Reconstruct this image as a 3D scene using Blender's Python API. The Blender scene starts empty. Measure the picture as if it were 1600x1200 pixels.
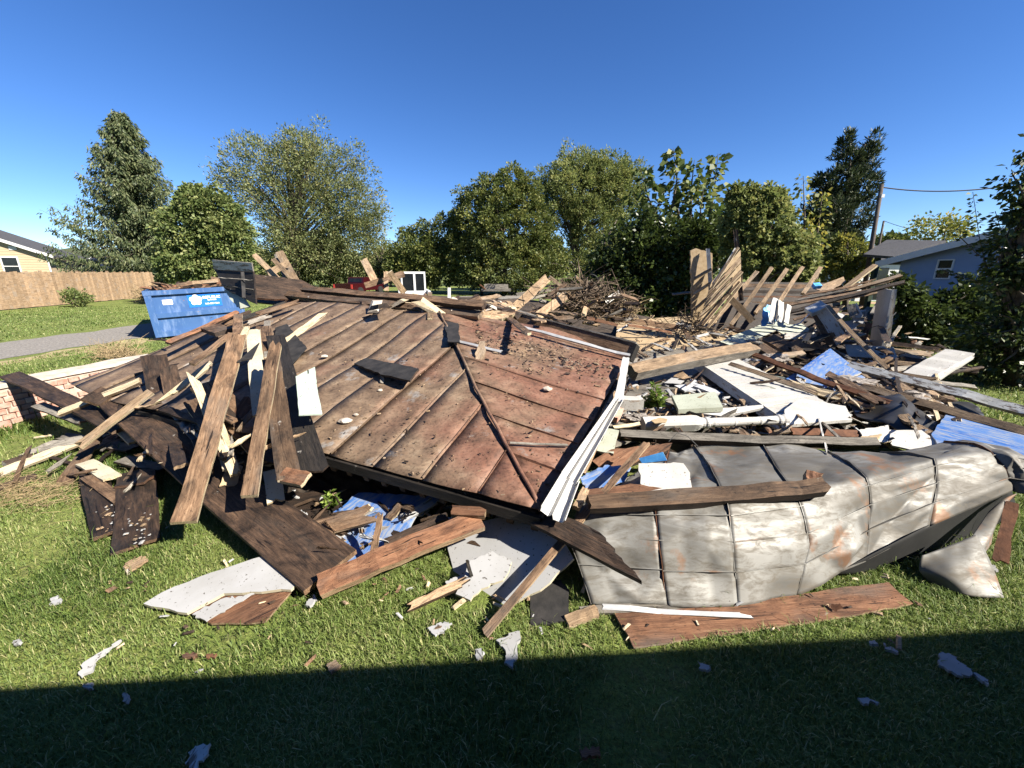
import bpy, bmesh, math, random
import numpy as np
from mathutils import Vector, Matrix, noise
rng = np.random.default_rng(7)
random.seed(11)
R = math.radians
sc = bpy.context.scene
COL = sc.collection
# ---------------------------------------------------------------- camera, sky, sun, exposure
FPX, CAM_H = 625.0, 1.75                       # focal length in photograph pixels, eye height in metres
PITCH = math.atan(174 / FPX)
cd = bpy.data.cameras.new('camera'); cam = bpy.data.objects.new('camera', cd); COL.objects.link(cam)
cam.location = (0, 0, CAM_H); cam.rotation_euler = (math.pi / 2 - PITCH, 0, 0)
cd.sensor_width = 36; cd.lens = FPX / 1600 * 36; cd.clip_start = 0.05; cd.clip_end = 3000
sc.camera = cam
SUN_EL, SUN_AZ = R(39), R(118)                 # azimuth clockwise from +Y (straight ahead)
TO_SUN = Vector((math.sin(SUN_AZ) * math.cos(SUN_EL), math.cos(SUN_AZ) * math.cos(SUN_EL), math.sin(SUN_EL)))
w = bpy.data.worlds.new('World'); sc.world = w; w.use_nodes = True
nt = w.node_tree; bg = nt.nodes['Background']; sky = nt.nodes.new('ShaderNodeTexSky')
sky.sky_type = 'NISHITA'; sky.sun_disc = False; sky.sun_elevation = SUN_EL; sky.sun_rotation = SUN_AZ
sky.altitude = 2500; sky.air_density = 1.0; sky.dust_density = 0.0; sky.ozone_density = 4.0
hsv = nt.nodes.new('ShaderNodeHueSaturation'); hsv.inputs['Saturation'].default_value = 1.2; hsv.inputs['Hue'].default_value = .509
nt.links.new(sky.outputs[0], hsv.inputs['Color']); nt.links.new(hsv.outputs[0], bg.inputs[0]); bg.inputs[1].default_value = 0.061
sl = bpy.data.lights.new('sun', 'SUN'); sun = bpy.data.objects.new('sun', sl); COL.objects.link(sun)
sl.energy = 5.0; sl.angle = R(0.5); sl.color = (1, 0.93, 0.82)
sun.rotation_euler = TO_SUN.to_track_quat('Z', 'Y').to_euler(); sun.location = (30, -20, 40)
vs = sc.view_settings; vs.view_transform = 'Standard'; vs.look = 'None'; vs.gamma = 1; vs.use_curve_mapping = False
vs.exposure = 1.6
sc.cycles.max_bounces = 6; sc.cycles.diffuse_bounces = 2; sc.cycles.glossy_bounces = 2
sc.cycles.transmission_bounces = 3; sc.cycles.transparent_max_bounces = 4
# ---------------------------------------------------------------- placing: photograph pixel + a height or a distance -> metres
_c, _s = math.cos(PITCH), math.sin(PITCH)
EYE = Vector((0, 0, CAM_H))
def ray(px, py):
    u = (px - 800) / FPX; v = (600 - py) / FPX
    return Vector((u, _c + v * _s, -_s + v * _c))
def at(px, py, z): d = ray(px, py); return EYE + d * ((z - CAM_H) / d.z)
def atY(px, py, Y): d = ray(px, py); return EYE + d * (Y / d.y)
def pxm(p): return FPX / (p.y * _c - (p.z - CAM_H) * _s)      # pixels per metre at a point
class Plane3:
    def __init__(s, a, b, c):
        n = (b - a).cross(c - a).normalized(); s.n = n if n.z > 0 else -n; s.o = a.copy()
    def hit(s, px, py, lift=0.0):
        d = ray(px, py); t = (s.n.dot(s.o) + lift - s.n.dot(EYE)) / s.n.dot(d); return EYE + d * t
    def z(s, x, y): return s.o.z - (s.n.x * (x - s.o.x) + s.n.y * (y - s.o.y)) / s.n.z
# ---------------------------------------------------------------- objects
def link(name, me, mats=(), parent=None, matrix=None):
    o = bpy.data.objects.new(name, me); COL.objects.link(o)
    if parent is not None and parent.parent is not None: bpy.context.view_layer.update()
    for m in mats: me.materials.append(m)
    if matrix is not None:
        if parent is not None: o.parent = parent; o.matrix_local = parent.matrix_world.inverted() @ matrix
        else: o.matrix_world = matrix
    elif parent is not None: o.parent = parent; o.matrix_parent_inverse = parent.matrix_world.inverted()
    return o
def tag(o, label, cat, group=None, kind=None):
    o['label'] = label; o['category'] = cat
    if group: o['group'] = group
    if kind: o['kind'] = kind
    return o
def setting(o, kind='structure', label=None):
    o['kind'] = kind
    if label: o['label'] = label
    return o
def empty(name, loc, rz=0.0):
    o = bpy.data.objects.new(name, None); COL.objects.link(o); o.empty_display_size = .2
    o.matrix_world = Matrix.Translation(loc) @ Matrix.Rotation(rz, 4, 'Z'); return o
class MB:
    """verts and faces of one mesh"""
    def __init__(s): s.v = []; s.f = []; s.mi = []
    def add(s, vs, fs, m=0):
        n = len(s.v); s.v += [tuple(v) for v in vs]; s.f += [tuple(i + n for i in f) for f in fs]; s.mi += [m] * len(fs); return s
    def box(s, a, b, m=0, mat=None):
        x0, y0, z0 = a; x1, y1, z1 = b
        vs = [Vector(p) for p in ((x0,y0,z0),(x1,y0,z0),(x1,y1,z0),(x0,y1,z0),(x0,y0,z1),(x1,y0,z1),(x1,y1,z1),(x0,y1,z1))]
        if mat: vs = [mat @ p for p in vs]
        return s.add(vs, [(0,3,2,1),(4,5,6,7),(0,1,5,4),(1,2,6,5),(2,3,7,6),(3,0,4,7)], m)
    def tube(s, pts, rs, n=6, m=0, cap=True):
        pts = [Vector(p) for p in pts]; rings = []
        for i, p in enumerate(pts):
            d = (pts[min(i+1, len(pts)-1)] - pts[max(i-1, 0)]).normalized()
            a = d.cross(Vector((0,0,1)) if abs(d.z) < .9 else Vector((1,0,0))).normalized(); b = d.cross(a)
            r = rs[i] if hasattr(rs, '__len__') else rs
            rings.append([p + (a*math.cos(2*math.pi*k/n) + b*math.sin(2*math.pi*k/n))*r for k in range(n)])
        vs = [v for r_ in rings for v in r_]; fs = []
        for i in range(len(pts)-1):
            for k in range(n): fs.append((i*n+k, i*n+(k+1)%n, (i+1)*n+(k+1)%n, (i+1)*n+k))
        if cap: fs += [tuple(range(n-1,-1,-1)), tuple((len(pts)-1)*n+k for k in range(n))]
        return s.add(vs, fs, m)
    def me(s, name, smooth=False):
        me = bpy.data.meshes.new(name); me.from_pydata(s.v, [], s.f); me.polygons.foreach_set('material_index', s.mi)
        if smooth: me.polygons.foreach_set('use_smooth', [True]*len(s.f))
        bm = bmesh.new(); bm.from_mesh(me); bmesh.ops.recalc_face_normals(bm, faces=bm.faces); bm.to_mesh(me); bm.free()
        me.update(); return me
    def build(s, name, mats, parent=None, matrix=None, smooth=False):
        return link(name, s.me(name, smooth), mats if isinstance(mats, (list, tuple)) else [mats], parent, matrix)
def big_mesh(name, V, F, rnd=None):
    """quads or tris from numpy arrays"""
    me = bpy.data.meshes.new(name); k = F.shape[1]
    me.vertices.add(len(V)); me.vertices.foreach_set('co', V.astype(np.float32).ravel())
    me.loops.add(F.size); me.loops.foreach_set('vertex_index', F.astype(np.int32).ravel())
    me.polygons.add(len(F)); me.polygons.foreach_set('loop_start', np.arange(0, F.size, k, dtype=np.int32))
    if rnd is not None:
        a = me.attributes.new('rnd', 'FLOAT', 'FACE'); a.data.foreach_set('value', rnd.astype(np.float32))
    me.update(calc_edges=True); return me
def frame(o, x, n):
    """matrix with local x along x, local z near n"""
    x = x.normalized(); z = (n - x * n.dot(x)).normalized(); y = z.cross(x)
    return Matrix(((x.x,y.x,z.x,o.x),(x.y,y.y,z.y,o.y),(x.z,y.z,z.z,o.z),(0,0,0,1)))
# ---------------------------------------------------------------- materials
class NG:
    def __init__(s, name, rough=.8, metal=0, spec=.3):
        s.m = bpy.data.materials.new(name); s.m.use_nodes = True; s.t = s.m.node_tree; s.b = s.t.nodes['Principled BSDF']
        s.set('Roughness', rough); s.set('Metallic', metal); s.set('Specular IOR Level', spec)
        s.tc = None
    def set(s, k, v): s.b.inputs[k].default_value = v
    def n(s, t, **kw):
        n = s.t.nodes.new(t)
        for k, v in kw.items():
            if k in n.inputs: n.inputs[k].default_value = v
            else: setattr(n, k, v)
        return n
    def l(s, a, b): s.t.links.new(a, b)
    def coord(s, scale=(1,1,1), shift=True):
        if s.tc is None:
            s.tc = s.n('ShaderNodeTexCoord')
            oi = s.n('ShaderNodeObjectInfo'); s.oi = oi
            mul = s.n('ShaderNodeMath', operation='MULTIPLY'); mul.inputs[1].default_value = 37.0; s.l(oi.outputs['Random'], mul.inputs[0])
            ad = s.n('ShaderNodeVectorMath', operation='ADD'); s.l(s.tc.outputs['Object'], ad.inputs[0]); s.l(mul.outputs[0], ad.inputs[1]); s.sh = ad
        mp = s.n('ShaderNodeMapping'); mp.inputs['Scale'].default_value = scale
        s.l(s.sh.outputs[0] if shift else s.tc.outputs['Object'], mp.inputs[0]); return mp.outputs[0]
    def noise(s, scale, detail=5, rough=.6, vec=None, dist=0.0):
        n = s.n('ShaderNodeTexNoise'); n.inputs['Scale'].default_value = scale; n.inputs['Detail'].default_value = detail
        n.inputs['Roughness'].default_value = rough; n.inputs['Distortion'].default_value = dist
        if vec is not None: s.l(vec, n.inputs['Vector'])
        return n.outputs['Fac']
    def ramp(s, fac, stops):
        r = s.n('ShaderNodeValToRGB'); e = r.color_ramp.elements
        while len(e) < len(stops): e.new(.5)
        for q, (p, c) in zip(e, stops): q.position = p; q.color = (*c, 1) if len(c) == 3 else c
        s.l(fac, r.inputs[0]); return r.outputs[0]
    def mix(s, fac, a, b, mode='MIX'):
        m = s.n('ShaderNodeMix', data_type='RGBA', blend_type=mode)
        for i, v in ((0, fac), (6, a), (7, b)):
            if isinstance(v, (int, float)): m.inputs[i].default_value = v
            elif isinstance(v, tuple): m.inputs[i].default_value = (*v, 1)
            else: s.l(v, m.inputs[i])
        return m.outputs[2]
    def vary(s, col, amt=.35, sat=.1):
        h = s.n('ShaderNodeHueSaturation'); mr = s.n('ShaderNodeMapRange'); mr.inputs[3].default_value = 1-amt; mr.inputs[4].default_value = 1+amt
        s.l(s.oi.outputs['Random'], mr.inputs[0]); s.l(mr.outputs[0], h.inputs['Value']); s.l(col, h.inputs['Color']); return h.outputs[0]
    def bump(s, fac, strength=.3, dist=.01):
        b = s.n('ShaderNodeBump'); b.inputs['Strength'].default_value = strength; b.inputs['Distance'].default_value = dist
        s.l(fac, b.inputs['Height']); s.l(b.outputs[0], s.b.inputs['Normal'])
    def out(s, col): s.l(col, s.b.inputs['Base Color']); return s.m
def wood(name, dark, mid, light, stain=.5, rough=.78, vary=.42, smear=True):
    g = NG(name, rough); v = g.coord((1.3, 13, 13)); a = g.noise(2.6, 8, .72, v, 1.4)
    col = g.ramp(a, [(.30, dark), (.50, mid), (.72, light)])
    st = g.noise(4.2, 7, .68, g.coord((.8, 1.5, 1.5)), 1.0); stc = g.ramp(st, [(.34, (1-stain*1.35 if stain < .7 else .06,)*3), (.47, (1-stain*.6,)*3), (.60, (1, 1, 1))])
    col = g.mix(1.0, col, stc, 'MULTIPLY'); col = g.vary(col, vary)
    gy = g.noise(2.1, 6, .65, g.coord((.7, 2, 2))); col = g.mix(g.ramp(gy, [(.52,(0,0,0)),(.72,(.55,.55,.55))]), col, tuple((mid[0]+mid[1]+mid[2])/3*k for k in (1.1,1.0,.88)))
    sp = g.noise(75, 2, .5, g.coord((.5,1,1))); col = g.mix(1.0, col, g.ramp(sp, [(.27,(.3,.27,.25)),(.35,(1,1,1))]), 'MULTIPLY')
    ck = g.noise(2.2, 3, .5, g.coord((.9, 26, 26)), .3); col = g.mix(1.0, col, g.ramp(ck, [(.315,(.12,.10,.09)),(.35,(1,1,1))]), 'MULTIPLY')
    if smear: sm = g.noise(6, 6, .7, g.coord((1.2, 1.8, 1.8))); col = g.mix(g.ramp(sm, [(.665,(0,0,0)),(.71,(.7,.7,.7))]), col, (.26,.245,.22))
    g.bump(g.noise(9, 6, .7, g.coord((.7, 14, 14))), .6, .014); return g.out(col)
M = {}
M['brown'] = wood('brown_wood', (.045,.026,.015), (.135,.080,.045), (.25,.165,.10), .55)
M['rusty'] = wood('reddish_wood', (.07,.030,.016), (.155,.072,.037), (.25,.135,.075), .45)
M['dark'] = wood('dark_tarred_wood', (.012,.009,.007), (.040,.024,.015), (.10,.060,.036), .65, .7)
M['black'] = wood('charred_black_wood', (.008,.007,.006), (.018,.015,.012), (.045,.035,.027), .4, .6)
M['tan'] = wood('tan_wood', (.12,.075,.042), (.27,.185,.11), (.42,.31,.20), .4)
M['pale'] = wood('fresh_pale_wood', (.30,.22,.13), (.46,.37,.235), (.55,.47,.33), .15, .7, .12, False)
M['grey'] = wood('weathered_grey_wood', (.08,.068,.055), (.20,.18,.15), (.36,.33,.28), .4)
def painted(name, col, under, peel=.42, dirt=.25, rough=.55):
    g = NG(name, rough); v = g.coord((1, 4, 4)); a = g.noise(7, 6, .65, v)
    fac = g.ramp(a, [(peel-.05, (0,0,0)), (peel, (1,1,1))])
    d = g.noise(2.6, 6, .65, g.coord()); dc = g.ramp(d, [(.3, (1-dirt, 1-dirt*1.05, 1-dirt*1.2)), (.6, (1,1,1))])
    sp = g.noise(60, 2, .5, g.coord()); spc = g.ramp(sp, [(.285, (.22,.19,.16)), (.35, (1,1,1))])
    c = g.mix(1.0, g.mix(1.0, col, dc, 'MULTIPLY'), spc, 'MULTIPLY')
    g.bump(fac, .25, .004)
    return g.out(g.mix(fac, under, c))
M['white'] = painted('white_paint', (.42,.41,.385), (.30,.22,.15), .33, .22)
M['whitepeel'] = painted('peeling_white_paint', (.42,.41,.38), (.22,.15,.10), .43, .3)
M['greypaint'] = painted('grey_worn_paint', (.42,.43,.42), (.11,.09,.075), .47, .4)
M['plaster'] = painted('white_plaster', (.30,.30,.30), (.21,.20,.18), .31, .22, .9)
M['cream'] = painted('cream_paint', (.42,.38,.28), (.35,.27,.18), .35, .2)
M['mint'] = painted('mint_siding', (.32,.38,.33), (.22,.26,.22), .3, .15)
M['sage'] = painted('sage_green_paint', (.34,.36,.29), (.20,.16,.11), .37, .25)
def plain(name, col, col2, scale=4, rough=.8, metal=0, bump=.2, spec=.3, shift=True):
    g = NG(name, rough, metal, spec); v = g.coord((1,1,1), shift); a = g.noise(scale, 6, .65, v)
    g.bump(g.noise(scale*6, 4, .6, v), bump, .004)
    return g.out(g.ramp(a, [(.32, col), (.68, col2)]))
M['tar'] = plain('tar_paper', (.010,.010,.010), (.034,.031,.029), 9, .75, 0, .5)
M['tarp'] = plain('black_plastic_sheet', (.012,.012,.013), (.035,.034,.033), 3, .42, 0, .3, .4)
M['brick'] = plain('brick_faces', (.36,.14,.08), (.52,.27,.17), 7, .9)
M['brick'] = (lambda: (lambda g: (g.coord(), g.bump(g.noise(40, 4, .6, g.coord()), .5, .006), g.out(g.vary(g.mix(g.ramp(g.noise(9, 5, .7, g.coord()), [(.42,(.1,.1,.1)),(.62,(.9,.9,.9))]), (.36,.175,.125), (.42,.33,.27)), .28)))[-1])(NG('old_brick', .92)))()
M['mortar'] = plain('whitish_mortar', (.30,.25,.20), (.46,.41,.35), 8, .95, 0, .6)
M['alu'] = plain('aluminium_trim', (.32,.32,.32), (.5,.5,.49), 5, .5, .5, .2)
M['whitemetal'] = plain('white_gutter_enamel', (.38,.37,.35), (.48,.47,.44), 5, .45, 0, .15, .5)
M['rust'] = plain('rusted_iron', (.05,.022,.012), (.16,.07,.035), 12, .8, .2, .4)
M['darkmetal'] = plain('dark_shaded_metal', (.02,.022,.022), (.06,.06,.058), 4, .55, .5, .2)
M['shadeblack'] = plain('painted_shade_black', (.004,.004,.004), (.010,.010,.0095), 4, .8)  # near black so the colour itself stands in for shade under the metal
M['wire'] = plain('dark_wire', (.02,.02,.02), (.04,.04,.04), 5, .6)
M['glass'] = plain('dark_window_glass', (.006,.008,.01), (.014,.016,.018), 2, .12, 0, 0, .35)
M['rubber'] = plain('black_rubber', (.012,.012,.012), (.02,.02,.02), 8, .8)
M['osb'] = plain('tan_subfloor_panel', (.25,.175,.095), (.38,.29,.18), 14, .85, 0, .4)
M['straw'] = plain('dry_straw', (.15,.105,.055), (.33,.25,.14), 20, .9)
M['twig'] = plain('dead_twigs', (.05,.036,.025), (.15,.11,.075), 9, .9)
M['paper'] = plain('printed_paper', (.20,.22,.26), (.50,.49,.47), 14, .6)
M['bluetarp'] = plain('bright_blue_plastic', (.03,.16,.45), (.12,.42,.75), 6, .4, 0, .4, .5)
def foam():
    g = NG('blue_printed_foam_board', .5); o = g.coord((1,1,1), False); sx = g.n('ShaderNodeSeparateXYZ'); g.l(o, sx.inputs[0])
    wv = g.noise(2.2, 4, .5, g.coord((.35,5,1)))
    band = g.ramp(wv, [(.30,(.018,.075,.27)), (.5,(.05,.13,.33)), (.75,(.13,.19,.33))])
    dirt = g.noise(7, 9, .8, g.coord((1,5,1)), .3); fac = g.ramp(dirt, [(.47,(0,0,0)),(.58,(.85,.85,.85))])
    g.bump(g.noise(7, 4, .6, g.coord()), .2, .01)
    return g.out(g.mix(fac, band, (.24,.25,.26)))
M['foam'] = foam()
def roofpaint():
    g = NG('rust_red_roof_paint', .62, 0, .3); o = g.coord((1,1,1), False)
    big = g.noise(1.1, 6, .6, o, .3); mid = g.noise(5, 8, .68, o, .4); fine = g.noise(45, 3, .6, o)
    red = g.ramp(mid, [(.32,(.062,.034,.023)), (.5,(.140,.069,.045)), (.68,(.195,.108,.074))])
    tan = g.ramp(mid, [(.3,(.062,.041,.027)), (.55,(.152,.106,.070)), (.75,(.235,.178,.120))])
    sx = g.n('ShaderNodeSeparateXYZ'); g.l(o, sx.inputs[0]); mm = g.n('ShaderNodeMath', operation='MULTIPLY_ADD'); mm.inputs[1].default_value = -.085; g.l(sx.outputs[0], mm.inputs[0]); g.l(big, mm.inputs[2])
    c = g.mix(g.ramp(mm.outputs[0], [(.40,(0,0,0)),(.62,(1,1,1))]), red, tan)
    gp = g.noise(3.2, 7, .7, g.coord((1,1,1))); c = g.mix(g.ramp(gp, [(.60,(0,0,0)),(.68,(.8,.8,.8))]), c, (.19,.185,.18))
    c = g.mix(1.0, c, g.ramp(fine, [(.3,(.55,.52,.5)),(.48,(1,1,1)),(.72,(1.15,1.1,1.05))]), 'MULTIPLY')
    g.bump(g.noise(16, 6, .7, o), .35, .01); return g.out(c)
M['roof'] = roofpaint()
def tinsheet():
    g = NG('galvanised_roof_metal', .6, .2, .3); o = g.coord((1,1,1), False)
    a = g.noise(2.2, 7, .65, o, .8); b = g.noise(7, 6, .7, g.coord((1,3,3), False), .5); r = g.noise(2.8, 6, .62, g.coord((1.2,1,1), True))
    a = g.noise(1.7, 4, .5, o, .8)
    c = g.ramp(a, [(.3,(.045,.042,.037)), (.42,(.10,.097,.088)), (.53,(.165,.162,.150)), (.68,(.225,.222,.208))])
    c = g.mix(g.ramp(b, [(.46,(0,0,0)),(.62,(.8,.8,.8))]), c, (.10,.088,.07))
    bd = g.noise(1.5, 5, .6, g.coord((.7,.7,5.5), False), .5); c = g.mix(g.ramp(bd, [(.52,(0,0,0)),(.60,(.55,.55,.55))]), c, (.085,.077,.064))
    rf = g.ramp(r, [(.575,(0,0,0)),(.65,(.75,.75,.75))]); c = g.mix(rf, c, (.17,.085,.042))
    rr = g.ramp(b, [(.35,(.50,.50,.50)),(.65,(.75,.75,.75))]); g.l(rr, g.b.inputs['Roughness'])
    g.bump(g.noise(3, 3, .5, o, .4), .12, .02); return g.out(c)
M['tin'] = tinsheet()
def dumpblue():
    g = NG('chipped_blue_enamel', .5, 0, .4); o = g.coord((1,1,1), False)
    c = g.ramp(g.noise(1.3, 5, .6, o), [(.3,(.026,.075,.20)), (.7,(.042,.105,.245))])
    c = g.mix(g.ramp(g.noise(5.5, 7, .72, o), [(.645,(0,0,0)),(.69,(1,1,1))]), c, (.20,.10,.055))
    c = g.mix(g.ramp(g.noise(8, 5, .7, g.coord((1,1,.25), False)), [(.5,(0,0,0)),(.75,(.35,.35,.35))]), c, (.33,.42,.58))
    g.bump(g.noise(2.5, 3, .5, o), .25, .03); return g.out(c)
M['dumpblue'] = dumpblue()
def flat(name, col, rough=.6, emit=0): g = NG(name, rough); g.set('Base Color', (*col, 1)); return g.m
M['decalwhite'] = flat('white_decal', (.85,.85,.85)); M['decalblue'] = flat('blue_decal', (.01,.13,.52)); M['decalred'] = flat('red_decal', (.5,.05,.04))
M['truckred'] = plain('dark_red_car_paint', (.028,.003,.005), (.036,.004,.006), 3, .25, .1, 0, .6)
M['machine'] = plain('white_machine_paint', (.50,.50,.49), (.56,.56,.55), 3, .4, 0, 0, .5)
M['siding'] = plain('yellow_vinyl_siding', (.33,.26,.165), (.37,.29,.19), 3, .7, 0, .1)
M['bluesiding'] = plain('pale_blue_siding', (.17,.235,.36), (.20,.27,.40), 3, .7, 0, .1)
M['trim'] = plain('white_trim', (.48,.48,.47), (.54,.54,.53), 5, .6)
M['shingle'] = plain('charcoal_shingles', (.028,.028,.032), (.075,.075,.08), 16, .9, 0, .6)
M['solar'] = plain('dark_blue_metal_roof', (.008,.009,.018), (.018,.020,.035), 3, .25)
M['housewall'] = plain('beige_siding', (.35,.32,.27), (.42,.39,.33), 3, .8)
M['fence'] = wood('cedar_fence_wood', (.17,.105,.06), (.30,.205,.125), (.40,.29,.19), .25, .85, .22, False)
M['bark'] = plain('bark', (.05,.038,.028), (.14,.115,.09), 12, .95, 0, .8)
M['polewood'] = plain('utility_pole_wood', (.05,.04,.033), (.11,.09,.075), 9, .9)
def leafmat(name, a, b, c, trans=.35, rough=.55):
    g = NG(name, rough, 0, .35); at_ = g.n('ShaderNodeAttribute', attribute_name='rnd')
    col = g.ramp(at_.outputs['Fac'], [(.0, a), (.55, b), (1, c)]); g.l(col, g.b.inputs['Base Color'])
    tr = g.n('ShaderNodeBsdfTranslucent'); g.l(col, tr.inputs[0]); mx = g.n('ShaderNodeMixShader'); mx.inputs[0].default_value = trans
    o = g.t.nodes['Material Output']; g.l(g.b.outputs[0], mx.inputs[1]); g.l(tr.outputs[0], mx.inputs[2]); g.l(mx.outputs[0], o.inputs[0]); return g.m
L_ = {
 'spruce': leafmat('spruce_needles', (.034,.052,.022), (.075,.098,.038), (.15,.16,.075), .2),
 'vine': leafmat('vine_leaves', (.042,.07,.018), (.12,.155,.045), (.26,.265,.10), .3),
 'loose': leafmat('narrow_pale_leaves', (.07,.095,.034), (.165,.19,.072), (.30,.27,.11), .35),
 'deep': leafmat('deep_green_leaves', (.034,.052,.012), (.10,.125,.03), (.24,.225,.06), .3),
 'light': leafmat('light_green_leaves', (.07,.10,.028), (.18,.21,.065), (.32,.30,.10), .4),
 'catalpa': leafmat('broad_leaves', (.030,.05,.012), (.085,.12,.028), (.20,.205,.055), .35),
 'yellow': leafmat('yellowing_leaves', (.07,.10,.02), (.19,.20,.04), (.36,.29,.06), .4),
 'cedar': leafmat('cedar_sprays', (.013,.024,.010), (.032,.048,.018), (.075,.082,.03), .2),
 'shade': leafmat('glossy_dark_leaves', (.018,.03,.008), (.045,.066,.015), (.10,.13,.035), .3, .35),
 'weed': leafmat('bright_weed_leaves', (.10,.17,.03), (.17,.25,.045), (.25,.32,.07), .4),
 'grass': leafmat('grass_blades', (.07,.115,.020), (.165,.22,.055), (.40,.37,.18), .35, .6),
}
# ================================================================ the setting
def ground_mat():
    g = NG('lawn_soil_and_thatch', .95); o = g.coord((1,1,1), False)
    a = g.noise(.35, 6, .6, o); b = g.noise(9, 6, .7, o); c = g.noise(60, 3, .7, o)
    col = g.ramp(a, [(.35,(.10,.14,.026)), (.6,(.165,.20,.045)), (.78,(.26,.245,.085))])
    col = g.mix(g.ramp(b, [(.5,(0,0,0)),(.72,(.75,.75,.75))]), col, (.17,.15,.06))
    col = g.mix(1.0, col, g.ramp(c, [(.3,(.45,.45,.45)),(.6,(1.1,1.1,1.1))]), 'MULTIPLY')
    g.bump(b, .9, .08); return g.out(col)
def sheet_grid(name, x0, x1, y0, y1, nx, ny, zf, m):
    X, Y = np.meshgrid(np.linspace(x0, x1, nx+1), np.linspace(y0, y1, ny+1)); Z = np.vectorize(zf)(X, Y)
    V = np.stack([X, Y, Z], -1).reshape(-1, 3); i = np.arange(nx*ny); r = i // nx; q = i % nx; a = r*(nx+1)+q
    me = big_mesh(name, V, np.stack([a, a+1, a+nx+2, a+nx+1], -1)); me.polygons.foreach_set('use_smooth', [True]*len(me.polygons)); return link(name, me, [m])
M['ground'] = ground_mat()
g_ = MB(); n_ = 24; g_.v = []; rs = [0, 3, 8, 20, 60, 200, 900]
for r_ in rs[1:]:
    for k in range(n_): g_.v.append((r_*math.cos(k*2*math.pi/n_), r_*math.sin(k*2*math.pi/n_), 0))
g_.v.append((0,0,0)); N0 = len(g_.v)-1
for k in range(n_): g_.f.append((N0, k, (k+1) % n_)); g_.mi.append(0)
for j in range(len(rs)-2):
    for k in range(n_): g_.f.append((j*n_+k, (j+1)*n_+k, (j+1)*n_+(k+1)%n_, j*n_+(k+1)%n_)); g_.mi.append(0)
setting(g_.build('lawn_ground', M['ground']))
# gravel drive, an uneven ribbon 4 mm over the lawn
M['gravel'] = plain('grey_gravel', (.085,.078,.070), (.27,.25,.225), 22, .95, 0, .8, .2, False)
def ribbon(name, pts, m, z, seed=1):
    L = []; Rr = []; random.seed(seed); P = []
    for i in range(len(pts)-1):
        for k in range(8): t = k/8; P.append(tuple(pts[i][j]*(1-t)+pts[i+1][j]*t for j in range(3)))
    P.append(pts[-1]); mb = MB(); vs = []
    for i, (x, y, w_) in enumerate(P):
        a = P[max(i-1,0)]; b = P[min(i+1,len(P)-1)]; d = Vector((b[0]-a[0], b[1]-a[1], 0)).normalized(); n = Vector((-d.y, d.x, 0))
        vs += [Vector((x,y,z)) + n*(w_/2+random.uniform(-.18,.18)), Vector((x,y,z)) - n*(w_/2+random.uniform(-.18,.18))]
    mb.add(vs, [(2*i, 2*i+1, 2*i+3, 2*i+2) for i in range(len(P)-1)]); return setting(mb.build(name, m))
ribbon('gravel_drive', [(-12.6,-6,2.6),(-12.0,4,2.5),(-11.9,9,2.6),(-11.4,14,2.9),(-9,22,3.6),(-3,29,4.6),(6,33,5),(16,36,5)], M['gravel'], .006)
ribbon('dirt_verge', [(-10.3,6,.5),(-10.1,9,.7),(-9.7,12,1.0),(-9.0,15,.6)], plain('dry_dirt', (.20,.16,.075), (.34,.28,.16), 14, .95, 0, .7, .2, False), .003, 4)
p_ = at(1420, 480, 0)
ribbon('dirt_path', [(p_.x-.6, p_.y-2.4, .5), (p_.x, p_.y, 1.3), (p_.x+.8, p_.y+2.5, 1.2), (p_.x+1.2, p_.y+4.5, .6)], plain('brown_dirt', (.22,.14,.08), (.40,.28,.17), 10, .95, 0, .8, .2, False), .005, 6)
# far hills
M['hill'] = plain('wooded_hill', (.030,.045,.022), (.075,.09,.045), .05, .95, 0, .9, .2, False)
def hills(name, x0, x1, y, h, seed):
    mb = MB(); vs = []; n = 60
    for i in range(n+1):
        x = x0 + (x1-x0)*i/n; hh = h*(.55+.45*noise.noise(Vector((i*.13, seed, 0)))) + 4*noise.noise(Vector((i*1.3, seed, 3)))
        vs += [(x, y-60, -1), (x, y-20, hh*.7), (x, y, hh), (x, y+90, -1)]
    mb.add(vs, [(i*4+k, i*4+4+k, i*4+5+k, i*4+1+k) for i in range(n) for k in range(3)])
    return setting(mb.build(name, M['hill'], smooth=True))
hills('distant_hill', -900, -200, 480, 40, 2.0)
hills('distant_hill', -260, 900, 640, 13, 5.0)
# ---------------------------------------------------------------- the house behind the camera, whose eave shades the near lawn
hs = empty('neighbouring_house', (2.5, -.3, 0))
hx0, hx1, ye, ze = -5.2, 11.0, -.19, 2.62
MB().box((hx0+.3, -7.0, 0), (hx1-.3, ye-.50, ze-.05)).build('wall', M['housewall'], hs)
def prism(poly, d, m=0):
    """extrude a 3D polygon by vector d"""
    mb = MB(); n = len(poly); vs = [Vector(p) for p in poly]; vs += [p + d for p in vs]
    mb.add(vs, [tuple(range(n)), tuple(range(2*n-1, n-1, -1))] + [(i, (i+1)%n, n+(i+1)%n, n+i) for i in range(n)], m); return mb
prism([(hx0,ye,ze),(hx0,-3.7,ze+1.5),(hx0,-7.3,ze)], Vector((hx1-hx0,0,0))).build('roof', M['shingle'], hs)
MB().box((hx0, ye+.01, ze-.10), (hx1, ye+.10, ze+.03)).build('gutter', M['whitemetal'], hs)
hs.rotation_euler.z = R(3.6)
tag(hs, 'beige house whose eave shades the near lawn', 'house')
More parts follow.
